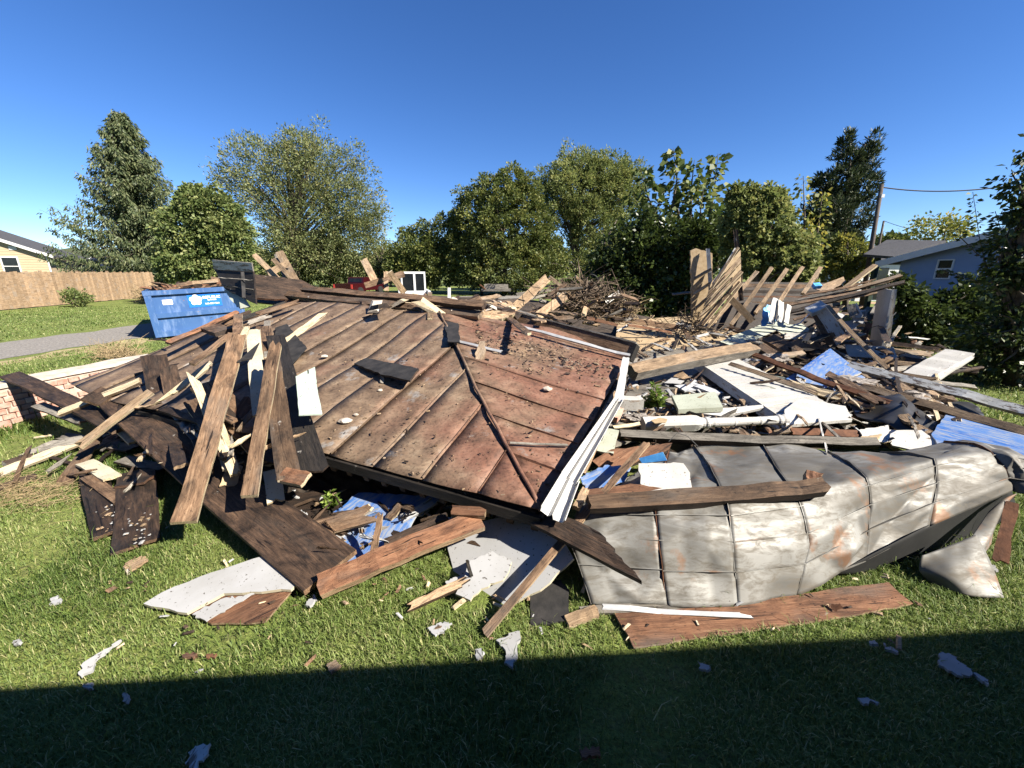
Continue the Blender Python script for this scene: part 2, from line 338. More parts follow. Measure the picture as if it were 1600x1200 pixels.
# ---------------------------------------------------------------- trees
def leaves(pos, dirv, size, wr=.5, fold=.25):
    """diamond leaves: base, side, tip, side"""
    n = len(pos); d = dirv/np.linalg.norm(dirv, axis=1, keepdims=True)
    r = rng.normal(size=(n,3)); s = np.cross(d, r); s /= np.linalg.norm(s, axis=1, keepdims=True)+1e-9; u = np.cross(s, d)
    size = size[:,None]; b = pos; t = pos + d*size; m = pos + d*size*.45 + u*size*fold*.4
    V = np.stack([b, m + s*size*wr*.5, t, m - s*size*wr*.5], 1).reshape(-1,3)
    F = np.arange(4*n).reshape(-1,4); return V, F
def crown_mesh(name, V, F, per=1, seed_r=None):
    n = len(F); return big_mesh(name, V, F, seed_r if seed_r is not None else rng.random(n))
def limbs(mb, trunk, targets, r0, bend=.25):
    tp = [Vector(p) for p in trunk]
    for c in targets:
        c = Vector(c); best = None
        zt = max(tp[0].z + .25*(tp[-1].z-tp[0].z), c.z - (c - tp[0]).length*.42)
        for i in range(len(tp)-1):
            if tp[i].z <= zt <= tp[i+1].z or i == len(tp)-2:
                k = min(1, max(0, (zt-tp[i].z)/max(.01, tp[i+1].z-tp[i].z))); best = tp[i].lerp(tp[i+1], k); break
        mid = best.lerp(c, .5) + Vector((random.uniform(-bend,bend), random.uniform(-bend,bend), random.uniform(0,bend)))
        rr = r0*random.uniform(.22,.42); mb.tube([best, best.lerp(mid,.6), mid.lerp(c,.35), c], [rr, rr*.75, rr*.45, rr*.12], 4, cap=False)
def tree(name, label, Y, trunk, blobs, nclump, nleaf, lsize, mat, wr=.5, droop=.3, clump=.22, group=None, shell=.55, depth=1.0, cat='tree', out=.7, r0=None, up=0.0, trunk_top=None, nlimb=50, grad=0.0, parts=True, spike=3):
    """blobs: (px, py, rx, ry) crown lobes in photograph pixels at distance Y; every lobe is as deep as it is wide"""
    base = atY(*trunk, Y); base.z = 0 if base.z < 1.5 else base.z
    C = []; RR = []; rb = random.Random(int(Y*100+blobs[0][0]))
    extra = []
    for b in blobs:
        for q in range(spike):
            an = rb.uniform(-math.pi*1.05, math.pi*.05) if q else rb.uniform(-2.4,-.7); k_ = rb.uniform(.85,1.12); s_ = rb.uniform(.16,.36); extra.append((b[0]+math.cos(an)*b[2]*k_, b[1]+math.sin(an)*b[3]*k_, max(3,b[2]*s_*.8), max(3,b[3]*s_*1.25)))
    for b in list(blobs)+extra:
        c = atY(b[0], b[1], Y + (b[4] if len(b) > 4 else 0)); k = pxm(c); C.append(c); RR.append((b[2]/k, b[2]/k*depth, b[3]/k))
    vol = np.array([r[0]*r[2]*max(r[1],.3) for r in RR])**.75; vol /= vol.sum()
    which = rng.choice(len(C), nclump, p=vol); d = rng.normal(size=(nclump,3)); d /= np.linalg.norm(d, axis=1, keepdims=True)
    rad = (shell + (1-shell)*rng.random(nclump))**.8*(.86+.28*rng.random(nclump))
    Ca = np.array([tuple(C[i]) for i in which]); Ra = np.array([RR[i] for i in which]); cc = Ca + d*Ra*rad[:,None]; cc[:,2] = np.maximum(cc[:,2], .15)
    med = float(np.median(Ra[:,0])); cr = clump*med*(.6+.8*rng.random(nclump))
    idx = np.repeat(np.arange(nclump), nleaf); n = len(idx); off = rng.normal(size=(n,3)); off /= np.linalg.norm(off, axis=1, keepdims=True); off *= rng.random((n,1))**.45
    pos = cc[idx] + off*cr[idx][:,None]*np.array([1,1,.8]); pos[:,2] = np.maximum(pos[:,2], .03)
    dv = off*.8 + d[idx]*out + rng.normal(size=(n,3))*.55; dv[:,2] += -droop + up
    sz = lsize*(.6+.8*rng.random(n)); V, F = leaves(pos, dv, sz, wr)
    tone = np.clip(.5*rng.random(nclump)[idx] + .5*rng.random(n) + grad*d[idx][:,2], 0, 1)
    top = Vector(max(C, key=lambda c: c.z)) if trunk_top is None else atY(*trunk_top, Y)
    root = empty(name, base); h = top.z-base.z; r0 = r0 or .028*h + .03
    tb = MB(); tp = [base + Vector((0,0,-.1))]
    for k in (.2,.45,.7,1.0): tp.append(base.lerp(top, k) + Vector((random.uniform(-.1,.1),random.uniform(-.1,.1),0))*min(1, h/8))
    tb.tube(tp, [r0*1.25, r0, r0*.75, r0*.5, r0*.12], 7)
    sel = rng.choice(nclump, min(nlimb, nclump), replace=False); limbs(tb, tp, cc[sel], r0)
    tb.build('trunk', M['bark'], root, smooth=True)
    link('crown', crown_mesh('crown', V, F, 1, tone), [L_[mat]], root)
    return tag(root, label, cat, group)
# spruce with drooping sprays, long bare-ended branches on its left
def spruce(name, label, Y, top, foot):
    b = atY(*foot, Y); t = atY(*top, Y); b = Vector((b.x, b.y, 0)); root = empty(name, b); h = t.z; tb = MB()
    axis = lambda k: b.lerp(t, k)
    tb.tube([axis(k) for k in (0,.25,.5,.75,1)], [.34,.27,.2,.11,.02], 8); P = []; D = []; S = []
    k = .05
    while k < .985:
        nb = 8 if k < .8 else 6; L0 = 6.9*(1-k)**.78*(.75+.5*noise.noise(Vector((k*9,1,0)))) + .12
        for j in range(nb):
            a = j*2*math.pi/nb + random.uniform(-.4,.4) + k*40; ca, sa = math.cos(a), math.sin(a)
            L = L0*random.uniform(.65,1.12)*(1.25 if ca < -.3 and k < .6 else (.78 if ca > .3 and k < .45 else 1)); o = axis(k); pts = []
            for q in range(8):
                u = q/7; pts.append(o + Vector((ca*L*u, sa*L*u, L*(-.46*u + .44*u*u*u)*(1.25-k) + L*.14*u*k*2)))
            tb.tube(pts[::2]+[pts[-1]], [.045*(1-k)+.012, .03, .02, .012, .006], 4, cap=False)
            for q in range(1, 8):
                for e in range(int(5 + 4*L/3)):
                    f = random.random(); p = pts[q-1].lerp(pts[q], f); dirb = (pts[q]-pts[q-1]).normalized(); side = dirb.cross(Vector((0,0,1))).normalized()*random.choice((-1,1))
                    lat = random.random()*.32*L*(1-.75*q/8)+.05; pp = p + side*lat*.55 + Vector((0,0,-lat*.25))
                    for w_ in range(4):
                        P.append(pp + Vector((random.gauss(0,.07),random.gauss(0,.07),random.gauss(0,.05)-.10*w_))); D.append(side*.45+dirb*.5+Vector((random.gauss(0,.35),random.gauss(0,.35),-1.05+random.gauss(0,.3)))); S.append(random.uniform(.17,.36))
        k += .021 + .012*(1-k)
    P, D, S = np.array([tuple(p) for p in P]), np.array([tuple(p) for p in D]), np.array(S)
    V, F = leaves(P, D, S, .30, .1)
    tb.build('trunk', M['bark'], root, smooth=True); link('crown', crown_mesh('crown', V, F), [L_['spruce']], root); return tag(root, label, 'tree')
spruce('spruce_tree', 'tall dark spruce with drooping branches behind the board fence', 33, (188,172), (222,452))
tree('vine_covered_tree', 'round vine covered tree between the spruce and the blue dumpster', 24, (320,455), [(328,332,40,36),(300,370,46,46),(350,375,42,46),(312,415,58,36),(372,415,24,36),(302,314,22,20)], 1500, 34, .15, 'vine', .75, .5, .16, shell=.75, depth=.8, spike=1)
tree('willow_tree', 'big airy tree with thin pale foliage behind the debris', 37, (468,470), [(470,330,95,85),(430,280,80,62),(500,265,62,50),(545,320,60,70),(385,270,52,50),(470,235,42,30),(570,330,38,62),(480,390,95,48),(545,375,55,60)], 2000, 34, .19, 'loose', .42, .1, .19, shell=.35, out=1.0, nlimb=140, r0=.3, up=.3, depth=.8)
tree('understory_tree', 'leafy green shrub under the big airy tree', 40, (470,460), [(440,420,52,30),(500,412,55,34),(545,418,30,28),(480,395,48,30)], 520, 30, .22, 'light', .6, .3, .2, depth=.7, cat='shrub')
tree('small_tree', 'thin small tree beside the red pickup', 38, (590,460), [(592,400,28,32),(580,425,26,24),(606,425,22,20)], 150, 22, .2, 'loose', .4, .1, .3, depth=.8)
tree('broad_bush', 'dull green bushy tree behind the white loader cab', 36, (660,465), [(655,395,38,36),(690,375,30,34),(640,420,34,30),(690,420,40,32)], 760, 40, .18, 'deep', .6, .2, .2)
tree('dark_broadleaf_tree', 'dense dark green tree in the middle of the background', 35, (790,470), [(790,360,66,68),(745,345,36,50),(830,360,38,52),(775,305,40,30),(815,310,30,28),(740,400,42,48),(845,405,30,42),(790,420,78,34)], 1900, 44, .18, 'deep', .6, .2, .15, shell=.6, out=.9, up=.25)
tree('tall_light_tree', 'tall light green tree with bare lower stems right of the dark tree', 40, (900,460), [(900,300,58,48),(945,285,44,42),(870,310,36,44),(905,260,36,24),(965,310,40,50),(925,350,46,50),(985,285,30,30)], 1500, 42, .20, 'light', .45, .1, .18, shell=.4, out=1.0, nlimb=120, up=.4, r0=.22)
tree('shrub_row', 'low dark shrubs under the tall light tree', 33, (900,460), [(890,425,40,28),(940,410,42,40),(975,390,40,50)], 380, 24, .17, 'deep', .55, .2, .22, cat='shrub')
for i_, (x_, y_, rx_, ry_, lab) in enumerate([(20,415,40,18,'distant green trees behind the yellow house'),(1462,364,42,22,'distant yellow green tree behind the blue house'),(1392,378,20,12,'distant small dark tree beside the far pole')]):
    tree('distant_tree', lab, 70, (x_, 426), [(x_,y_,rx_,ry_),(x_+rx_*.4,y_+4,rx_*.6,ry_*.8)], 120, 16, .5, ('deep','yellow','deep')[i_], .6, .1, .25, nlimb=10)
tree('garden_shrub', 'small round shrub in front of the board fence', 21.5, (118,475), [(118,466,17,8)], 60, 18, .13, 'vine', .6, .1, .4, cat='shrub', nlimb=8)
for i_, (x_, t_, m_) in enumerate([(610,385,'light'),(650,380,'deep'),(720,372,'light'),(880,380,'deep'),(950,360,'light'),(1010,350,'deep'),(1100,345,'light'),(1180,352,'deep'),(1290,372,'light'),(400,392,'deep'),(540,396,'deep')]):
    tree('hedgerow_tree', ('pale','dull','leafy','dark','tall pale','tall dull','hazy','dense','low pale','low dark','low dull')[i_]+' hedgerow tree far behind the '+('red pickup','white loader','dark tree','shrubs','tall light tree','thicket','large leaved tree','vine bush','cedar','vine covered tree','airy tree')[i_], 52+i_%3*3, (x_,432), [(x_,(t_+430)/2,34,(430-t_)/2),(x_-18,(t_+440)/2,28,(420-t_)/2),(x_+20,(t_+436)/2,26,(418-t_)/2)], 260, 20, .36, m_, .6, .1, .22, nlimb=14, group='hedgerow trees far behind the debris')
# catalpa with very large leaves on upright shoots
def broadleaf_shoots(name, label, Y, shoots, lsize, mat, foot, dens=17):
    b = atY(*foot, Y); b.z = 0; root = empty(name, b); tb = MB(); P = []; D = []; S = []
    for (x0, y0, x1, y1, wob) in shoots:
        dy = random.uniform(-1.2, 1.2); a = atY(x0, y0, Y+dy*.4); c = atY(x1, y1, Y+dy); L = (c-a).length
        tb.tube([b.lerp(a,.0), a.lerp(b,.4)+Vector((.1,.1,.2)), a, a.lerp(c,.5)+Vector((random.gauss(0,.1),random.gauss(0,.1),0)), c], [.12,.08,.05,.03,.01], 5, cap=False)
        for k in range(int(dens*L)):
            u = random.random()**.8; p = a.lerp(c, u); an = random.uniform(0, 6.28); o = Vector((math.cos(an), math.sin(an), random.uniform(-.1,.35)))
            P.append(p + o*random.uniform(.05, wob*(1.05-u*.6))); D.append(o + Vector((0,0,-.55+random.gauss(0,.3)))); S.append(lsize*random.uniform(.55,1.15))
    P, D, S = np.array([tuple(p) for p in P]), np.array([tuple(p) for p in D]), np.array(S); V, F = leaves(P, D, S, .85, .35)
    tb.build('trunk', M['bark'], root, smooth=True); link('crown', crown_mesh('crown', V, F), [L_[mat]], root); return tag(root, label, 'tree')
sh = [(1050,330,1052,232,.55),(1080,330,1085,250,.5),(1110,340,1122,240,.6),(1030,350,1000,262,.6),(1065,360,1060,280,.7),(1095,370,1100,290,.8),(1020,390,990,300,.7),(1140,370,1168,285,.55),(1045,400,1030,320,.9),(1085,400,1085,330,.9),(1120,400,1130,320,.8),(1000,400,985,340,.7),(1150,390,1160,320,.7)]
broadleaf_shoots('catalpa_tree', 'large leaved tree with upright shoots behind the standing wall piece', 18.5, sh, .34, 'catalpa', (1060,490), 48)
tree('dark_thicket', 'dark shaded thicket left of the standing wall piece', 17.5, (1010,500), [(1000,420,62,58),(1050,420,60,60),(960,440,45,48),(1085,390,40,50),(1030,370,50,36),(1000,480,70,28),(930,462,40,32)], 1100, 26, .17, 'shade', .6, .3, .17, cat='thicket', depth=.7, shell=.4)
tree('vine_bush', 'sunny green vine covered bush behind the leaning rafters', 15.5, (1190,460), [(1190,350,45,45),(1215,395,50,42),(1165,390,36,50),(1235,420,40,30),(1190,320,34,26),(1160,330,22,30)], 1300, 34, .12, 'light', .7, .35, .14, cat='bush', depth=.7, spike=4)
broadleaf_shoots('young_maple', 'young tree with yellowing leaves in front of the cedar', 16.5, [(1255,400,1255,275,.5),(1270,400,1285,300,.55),(1250,400,1235,330,.5),(1280,420,1262,350,.6)], .19, 'yellow', (1262,460), 50)
def cedar():
    Y = 21.0; tree('cedar_tree', 'dark leaning cedar with feathery top beside the utility pole', Y, (1300,455), [(1322,228,9,16),(1328,250,20,20),(1368,222,8,14),(1360,245,14,20),(1312,288,34,30),(1348,290,22,30),(1295,335,38,36),(1340,335,22,30),(1292,390,44,40),(1275,370,26,40),(1328,390,22,30)], 1000, 28, .20, 'cedar', .25, -.1, .2, shell=.4, out=.5, up=.55, depth=.8, trunk_top=(1350,225))
cedar()
tree('yard_shrub', 'light green shrub at the foot of the utility pole', 18, (1330,452), [(1325,395,26,22),(1340,420,22,20),(1310,425,24,22)], 220, 22, .13, 'yellow', .6, .2, .22, cat='shrub')
# the dark leafy tree at the right edge, near the camera
def edge_tree():
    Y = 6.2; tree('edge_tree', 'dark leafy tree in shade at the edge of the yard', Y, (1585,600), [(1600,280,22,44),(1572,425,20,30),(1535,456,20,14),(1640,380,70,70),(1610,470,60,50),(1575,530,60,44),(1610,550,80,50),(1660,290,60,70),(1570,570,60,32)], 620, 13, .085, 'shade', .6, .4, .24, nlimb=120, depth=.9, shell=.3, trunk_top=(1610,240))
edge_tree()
def sapling(name, label, Y, foot, stems, ls, mat):
    b = atY(*foot, Y); b.z = 0; root = empty(name, b); tb = MB(); P = []; D = []; S = []
    for st in stems:
        pts = [atY(x, y, Y + random.uniform(-.2,.2)) for x, y in st]; tb.tube(pts, [.006*(1-i/len(pts))+.002 for i in range(len(pts))], 5, cap=False)
        for i in range(len(pts)-1):
            n = int((pts[i+1]-pts[i]).length*55)
            for k in range(n):
                an = random.uniform(0,6.28); o = Vector((math.cos(an), math.sin(an), -.2)); P.append(pts[i].lerp(pts[i+1], random.random())+o*.03); D.append(o); S.append(ls*random.uniform(.6,1.2))
    P, D, S = np.array([tuple(p) for p in P]), np.array([tuple(p) for p in D]), np.array(S); V, F = leaves(P, D, S, .55, .3)
    tb.build('trunk', M['bark'], root, smooth=True); link('crown', crown_mesh('crown', V, F), [L_[mat]], root); return tag(root, label, 'sapling')
sapling('thin_sapling', 'thin sapling with sparse dark leaves before the blue house', 6.6, (1560,600), [[(1560,560),(1545,440),(1530,370),(1520,300)],[(1545,440),(1570,380),(1555,330)],[(1530,400),(1500,370),(1500,350)],[(1548,450),(1500,430),(1470,420)],[(1560,470),(1520,470),(1500,480)]], .085, 'shade')
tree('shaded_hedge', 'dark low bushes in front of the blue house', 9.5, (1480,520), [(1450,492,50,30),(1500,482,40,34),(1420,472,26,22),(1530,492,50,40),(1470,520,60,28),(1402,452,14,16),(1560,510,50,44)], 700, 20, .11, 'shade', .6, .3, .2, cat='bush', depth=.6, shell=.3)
# ---------------------------------------------------------------- utility poles and wires
def pole(name, label, x0, y0, x1, y1, Y, r):
    a = atY(x0, y0, Y); b = atY(x1, y1, Y); a = a + (b-a)*((0-a.z)/(b.z-a.z)); root = empty(name, a)
    MB().tube([a, b], [r*1.2, r*.8], 10).build('pole', M['polewood'], root, smooth=True)
    MB().box((b.x-.06,b.y-.18,b.z-.5),(b.x+.06,b.y-.1,b.z-.38)).build('bracket', M['alu'], root); return tag(root, label, 'pole'), b
_, pb = pole('utility_pole', 'leaning wooden utility pole beside the cedar', 1360, 395, 1378, 288, 17, .085)
_, pb2 = pole('utility_pole', 'smaller more distant utility pole behind the blue house', 1374, 380, 1381, 345, 60, .15)
def wire(name, label, pts, r, cat='wire', m='wire'): return tag(MB().tube(pts, r, 4, cap=False).build(name, M[m]), label, cat)
e_ = atY(1575, 286, 16); wire('overhead_wire', 'dark overhead wire running from the leaning utility pole', [pb.lerp(e_, k/14) - Vector((0,0,.16*4*(k/14)*(1-k/14))) - Vector((0,0,.1)) for k in range(15)], .022)
e_ = atY(1480, 368, 50); wire('overhead_wire', 'thin overhead wire from the more distant utility pole', [pb2.lerp(e_, k/10) - Vector((0,0,.25*4*(k/10)*(1-k/10))) for k in range(11)], .03)
e_ = atY(1345, 352, 23); wire('overhead_wire', 'slack wire between the cedar and the utility pole', [pb.lerp(e_, k/8) - Vector((0,0,.4*4*(k/8)*(1-k/8))) - Vector((0,0,.3)) for k in range(9)], .015)
# ---------------------------------------------------------------- board fence
f0, f1 = at(-70, 492, 0), at(200, 467.5, 0)
fr = empty('board_fence', f0); d_ = (f1-f0)*1.32; FL = d_.length; d_.normalize(); ang = math.atan2(d_.y, d_.x); nb = int(FL/.19)
bm_ = [MB().box((-.088, -.012, .03), (.088, .012, 1.75+.03*i)).me('board') for i in range(3)]
for m_ in bm_: m_.materials.append(M['fence'])
for i in range(nb):
    o = bpy.data.objects.new('board', bm_[i % 3]); COL.objects.link(o); p = f0 + d_*(i*.19+.09)
    o.parent = fr; o.matrix_local = Matrix.Translation(p-f0 + Vector((0,0,random.uniform(-.01,.02)))) @ Matrix.Rotation(ang + random.uniform(-.03,.03), 4, 'Z') @ Matrix.Rotation(random.uniform(-.012,.012), 4, 'Y')
for i in range(int(FL/2.4)+1):
    p = f0 + d_*(i*2.4); MB().box((-.05,.02,0),(.05,.12,1.86)).build('post', M['fence'], fr, Matrix.Translation(p) @ Matrix.Rotation(ang, 4, 'Z'))
for z_ in (.35, 1.45): MB().box((0,.014,z_),(FL,.05,z_+.09)).build('rail', M['fence'], fr, Matrix.Translation(f0) @ Matrix.Rotation(ang, 4, 'Z'))
tag(fr, 'tall tan cedar board fence along the far lawn', 'fence')
# ---------------------------------------------------------------- yellow house
def lap_wall(root, p0, p1, z0, ztop, pitch, m, course=.115, name='siding_course', cut=None):
    """overlapping siding courses from p0 to p1; ztop(t) gives wall height along it"""
    d = p1-p0; L = d.length; d = d.normalized(); nrm = Vector((d.y, -d.x, 0)); z = z0
    while z < max(ztop(0), ztop(1), ztop(.5)):
        ts = [t/20 for t in range(21) if ztop(t/20) > z]
        if len(ts) > 1:
            a, b = p0 + d*L*ts[0], p0 + d*L*ts[-1]; h = course
            vs = [a + nrm*.022 + Vector((0,0,z)), b + nrm*.022 + Vector((0,0,z)), b + nrm*.004 + Vector((0,0,z+h)), a + nrm*.004 + Vector((0,0,z+h))]
            vs += [a + Vector((0,0,z)) - nrm*.03, b + Vector((0,0,z)) - nrm*.03, b + Vector((0,0,z+h)) - nrm*.03, a + Vector((0,0,z+h)) - nrm*.03]
            MB().add(vs, [(0,1,2,3),(0,4,5,1),(3,2,6,7),(4,7,6,5),(0,3,7,4),(1,5,6,2)]).build(name, m, root)
        z += course
def window_on(root, c, right, up, w_, h_, nrm, fw=.09):
    fm = lambda a, b, d0, d1: prism([c+right*a[0]+up*a[1]+nrm*d0, c+right*b[0]+up*a[1]+nrm*d0, c+right*b[0]+up*b[1]+nrm*d0, c+right*a[0]+up*b[1]+nrm*d0], nrm*(d1-d0))
    fr_ = MB()
    for a, b in (((-w_/2-fw,-h_/2-fw),(-w_/2,h_/2+fw)),((w_/2,-h_/2-fw),(w_/2+fw,h_/2+fw)),((-w_/2,h_/2),(w_/2,h_/2+fw)),((-w_/2,-h_/2-fw),(w_/2,-h_/2)),((-w_/2,-.03),(w_/2,.03))):
        q = fm(a, b, .02, .07); fr_.add(q.v, q.f)
    f = fr_.build('window', M['trim'], root); fm((-w_/2,-h_/2),(w_/2,h_/2),.024,.032).build('pane', M['glass'], f)
yh = atY(-60, 425, 33); yr = atY(79, 425, 35.5); yh.z = yr.z = 0; root = empty('yellow_house', yh)
dn = (yr-yh).normalized(); nr = Vector((dn.y,-dn.x,0)); za, zb = atY(79,398,35.5).z, atY(-60,348,33).z
lap_wall(root, yh, yr, 0, lambda t: zb+(za-zb)*t, 0, M['siding'], .2)
prism([yh-nr*.05, yr-nr*.05, yr-nr*.05+Vector((0,0,za)), yh-nr*.05+Vector((0,0,zb))], -nr*7).build('wall', M['siding'], root)
ov = dn*.55; sl_ = Vector((0,0,(za-zb)/(yr-yh).length*.55))
a_, b_ = yh+Vector((0,0,zb+.03)), yr+ov+Vector((0,0,za+.03))+sl_
prism([a_+nr*.35, b_+nr*.35, b_+nr*.35+Vector((0,0,.12)), a_+nr*.35+Vector((0,0,.12))], -nr*8).build('roof', M['shingle'], root)
prism([a_+nr*.40-Vector((0,0,.08)), b_+nr*.40-Vector((0,0,.08)), b_+nr*.40+Vector((0,0,.17)), a_+nr*.40+Vector((0,0,.17))], -nr*.045).build('rake_board', M['trim'], root)
wc = yh.lerp(yr, .565); wz = atY(19,416,34.3).z; window_on(root, wc+Vector((0,0,wz)), dn, Vector((0,0,1)), .85, 1.35, nr)
c_ = yr + nr*.03; prism([c_, c_+dn*.1, c_+dn*.1+Vector((0,0,za)), c_+Vector((0,0,za))], nr*.04).build('corner_board', M['trim'], root)
v_ = yh.lerp(yr, .60)+Vector((0,0,atY(26,390,34).z))+nr*.02; prism([v_, v_+dn*.45, v_+dn*.45+Vector((0,0,.3)), v_+Vector((0,0,.3))], nr*.05).build('gable_vent', M['trim'], root)
tag(root, 'yellow sided house with white trim behind the board fence', 'house')
# dark roofed shed behind the fence
sp = atY(100, 426, 40); sp.z = 0; sq = atY(175, 426, 40); sq.z = 0; st_ = atY(110, 398, 40).z; root = empty('dark_roof_shed', sp)
MB().box((sp.x+.2, 40.2, 0), (sq.x-.2, 45.5, st_-1.6)).build('wall', M['housewall'], root)
prism([(sp.x,39.8,st_-1.75),(sq.x,39.8,st_-1.75),(sq.x-.2,43,st_),(sp.x+.6,43,st_)], Vector((0,.05,.1))).build('roof_slope', M['solar'], root)
prism([(sp.x,46.2,st_-1.75),(sq.x,46.2,st_-1.75),(sq.x-.2,43.02,st_),(sp.x+.6,43.02,st_)], Vector((0,.0,.1))).build('roof_slope', M['solar'], root)
q_ = MB().tube([(sp.x-.05,39.78,st_-1.7),(sp.x+.57,42.98,st_+.1)], .05, 5).build('roof_edge', M['trim'], root)
tag(root, 'shed with a dark blue roof behind the spruce', 'shed')
# ---------------------------------------------------------------- pale blue house
A0, A1 = atY(1404, 430, 13.6), atY(1610, 430, 10.6); A0.z = A1.z = 0; dn = (A1-A0).normalized(); nr = Vector((dn.y,-dn.x,0)); nr = nr if nr.x < 0 else -nr
root = empty('blue_house', A0); z0_, z1_ = atY(1400,408,13.6).z, atY(1600,352,10.75).z
A2 = A1 + dn*3; z2_ = z1_ + (z1_-z0_)/(A1-A0).length*3
lap_wall(root, A2, A0, 0, lambda t: z2_+(z0_-z2_)*t, 0, M['bluesiding'], .16)
prism([A0-nr*.05, A2-nr*.05, A2-nr*.05+Vector((0,0,z2_)), A0-nr*.05+Vector((0,0,z0_))], -nr*6).build('wall', M['bluesiding'], root)
u_ = (A2+Vector((0,0,z2_))-A0-Vector((0,0,z0_))).normalized(); a_ = A0+Vector((0,0,z0_+.02))-u_*.5; b_ = A2+Vector((0,0,z2_+.02)); up_ = Vector((0,0,1))
prism([a_+nr*.4, b_+nr*.4, b_+nr*.4+up_*.1, a_+nr*.4+up_*.1], -nr*7).build('roof', M['shingle'], root)
prism([a_+nr*.44-up_*.1, b_+nr*.44-up_*.1, b_+nr*.44+up_*.1, a_+nr*.44+up_*.1], -nr*.036).build('rake_board', M['trim'], root)
tw = .40; window_on(root, A0.lerp(A1, tw)+up_*(atY(1468,418,12.6).z-.05), dn, up_, .34, .5, nr, .035)
pr = [atY(1348,401,16), atY(1395,405,14.2), atY(1478,380,15), atY(1385,378,18.5)]; prism(pr, up_*.09).build('porch_roof', M['shingle'], root)
for x_, y_, Y_ in ((1372,402,15.4),): q = atY(x_, y_, Y_); MB().box((q.x-.07,q.y-.07,0),(q.x+.07,q.y+.07,q.z+.02)).build('porch_post', plain('dark_green_post', (.02,.035,.02),(.03,.05,.03),4), root)
tag(root, 'pale blue sided house in shade behind the dark bushes', 'house')
q0, q1 = atY(1342,440,26), atY(1408,440,26); q0.z = q1.z = 0; zt = atY(1375,408,26).z; root = empty('white_outbuilding', q0)
MB().box((q0.x,26,0),(q1.x,29,zt)).build('wall', M['trim'], root); prism([(q0.x-.3,25.7,zt),(q1.x+.3,25.7,zt),(q1.x+.3,27.5,zt+.9),(q0.x-.3,27.5,zt+.9)], Vector((0,.03,.1))).build('roof', M['shingle'], root)
MB().box((q0.x+1.1,25.97,.1),(q0.x+1.7,25.995,zt-.4)).build('door', M['glass'], root)
tag(root, 'white outbuilding beyond the utility pole', 'building')
# ---------------------------------------------------------------- roll-off dumpster
c0 = at(249, 531, 0); c0b = at(330, 524, 0); zT = None
tl = atY(228, 455, c0.y); zT = tl.z; tr_ = at(352, 446.5, zT); ang = R(38)
DW, DL, DH = 2.1, 5.2, zT; dm = empty('roll_off_dumpster', (tl.x, tl.y, 0), ang); dm.matrix_world = dm.matrix_world @ Matrix.Rotation(R(-2.6), 4, 'Y'); T = dm.matrix_world.copy()
def dpart(n, boxes, m, par=None): 
    mb = MB()
    for a, b in boxes: mb.box(a, b)
    return mb.build(n, m, par or dm, T.copy())
dpart('end_panel', [((.10,.04,.10),(DW-.10,.07,DH-.06))], M['dumpblue'])
dpart('side_panel', [((.0,.06,.10),(.05,DL,DH-.04))], M['dumpblue']); dpart('side_panel', [((DW-.05,.06,.10),(DW,DL,DH-.04))], M['dumpblue'])
dpart('far_panel', [((.05,DL-.05,.10),(DW-.05,DL,DH-.04))], M['dumpblue']); dpart('floor_panel', [((.02,.08,.08),(DW-.02,DL-.06,.14))], M['dumpblue'])
dpart('top_rail', [((-.03,-.03,DH-.12),(DW+.03,.10,DH))], M['dumpblue']); dpart('top_rail', [((-.03,.10,DH-.12),(.07,DL,DH))], M['dumpblue']); dpart('top_rail', [((DW-.07,.10,DH-.12),(DW+.03,DL,DH))], M['dumpblue'])
dpart('corner_post', [((-.02,-.02,.06),(.13,.12,DH-.12))], M['dumpblue']); dpart('corner_post', [((DW-.13,-.02,.06),(DW+.02,.12,DH-.12))], M['dumpblue'])
dpart('middle_rail', [((.13,-.025,DH*.44),(DW-.13,.04,DH*.44+.12))], M['dumpblue']); dpart('bottom_rail', [((.13,-.02,.06),(DW-.13,.10,.20))], M['dumpblue'])
for k in range(6): dpart('side_rib', [((-.05,.5+k*.8,.14),(0,.6+k*.8,DH-.12))], M['dumpblue'])
st1 = dpart('warning_sticker', [((.32,.032,DH*.70),(.53,.039,DH*.70+.13))], M['decalwhite']); dpart('red_band', [((.33,.028,DH*.70+.105),(.52,.0318,DH*.70+.122))], M['decalred'], st1)
dc = dpart('company_decal', [((.86,.032,DH*.60),(1.62,.039,DH*.60+.34))], M['decalblue'])
mb = MB(); fx, fz = 1.04, DH*.60+.20
for k in range(5):
    a = math.pi/2+k*2*math.pi/5; cx, cz = fx+.085*math.cos(a), fz+.085*math.sin(a); mb.add([(cx+.062*math.cos(q*math.pi/8), .0295-.0003*k, cz+.062*math.sin(q*math.pi/8)) for q in range(16)], [tuple(range(16))])
mb.add([(fx+.06*math.cos(q*math.pi/8), .0285, fz+.06*math.sin(q*math.pi/8)) for q in range(16)], [tuple(range(16))])
mb.build('flower_emblem', M['decalwhite'], dc, T.copy())
def text(name, body, size, x, z, m, par, T, y=.029):
    cu = bpy.data.curves.new(name, 'FONT'); cu.body = body; cu.size = size; cu.extrude = .001; cu.offset = size*.02; tmp = bpy.data.objects.new('tmp', cu); COL.objects.link(tmp); me = bpy.data.meshes.new_from_object(tmp.evaluated_get(bpy.context.evaluated_depsgraph_get())); bpy.data.objects.remove(tmp); me.materials.clear(); o = link(name, me, [m])
    o.parent = par; o.matrix_local = par.matrix_world.inverted() @ T @ Matrix.Translation((x, y, z)) @ Matrix.Rotation(math.pi/2, 4, 'X'); return o
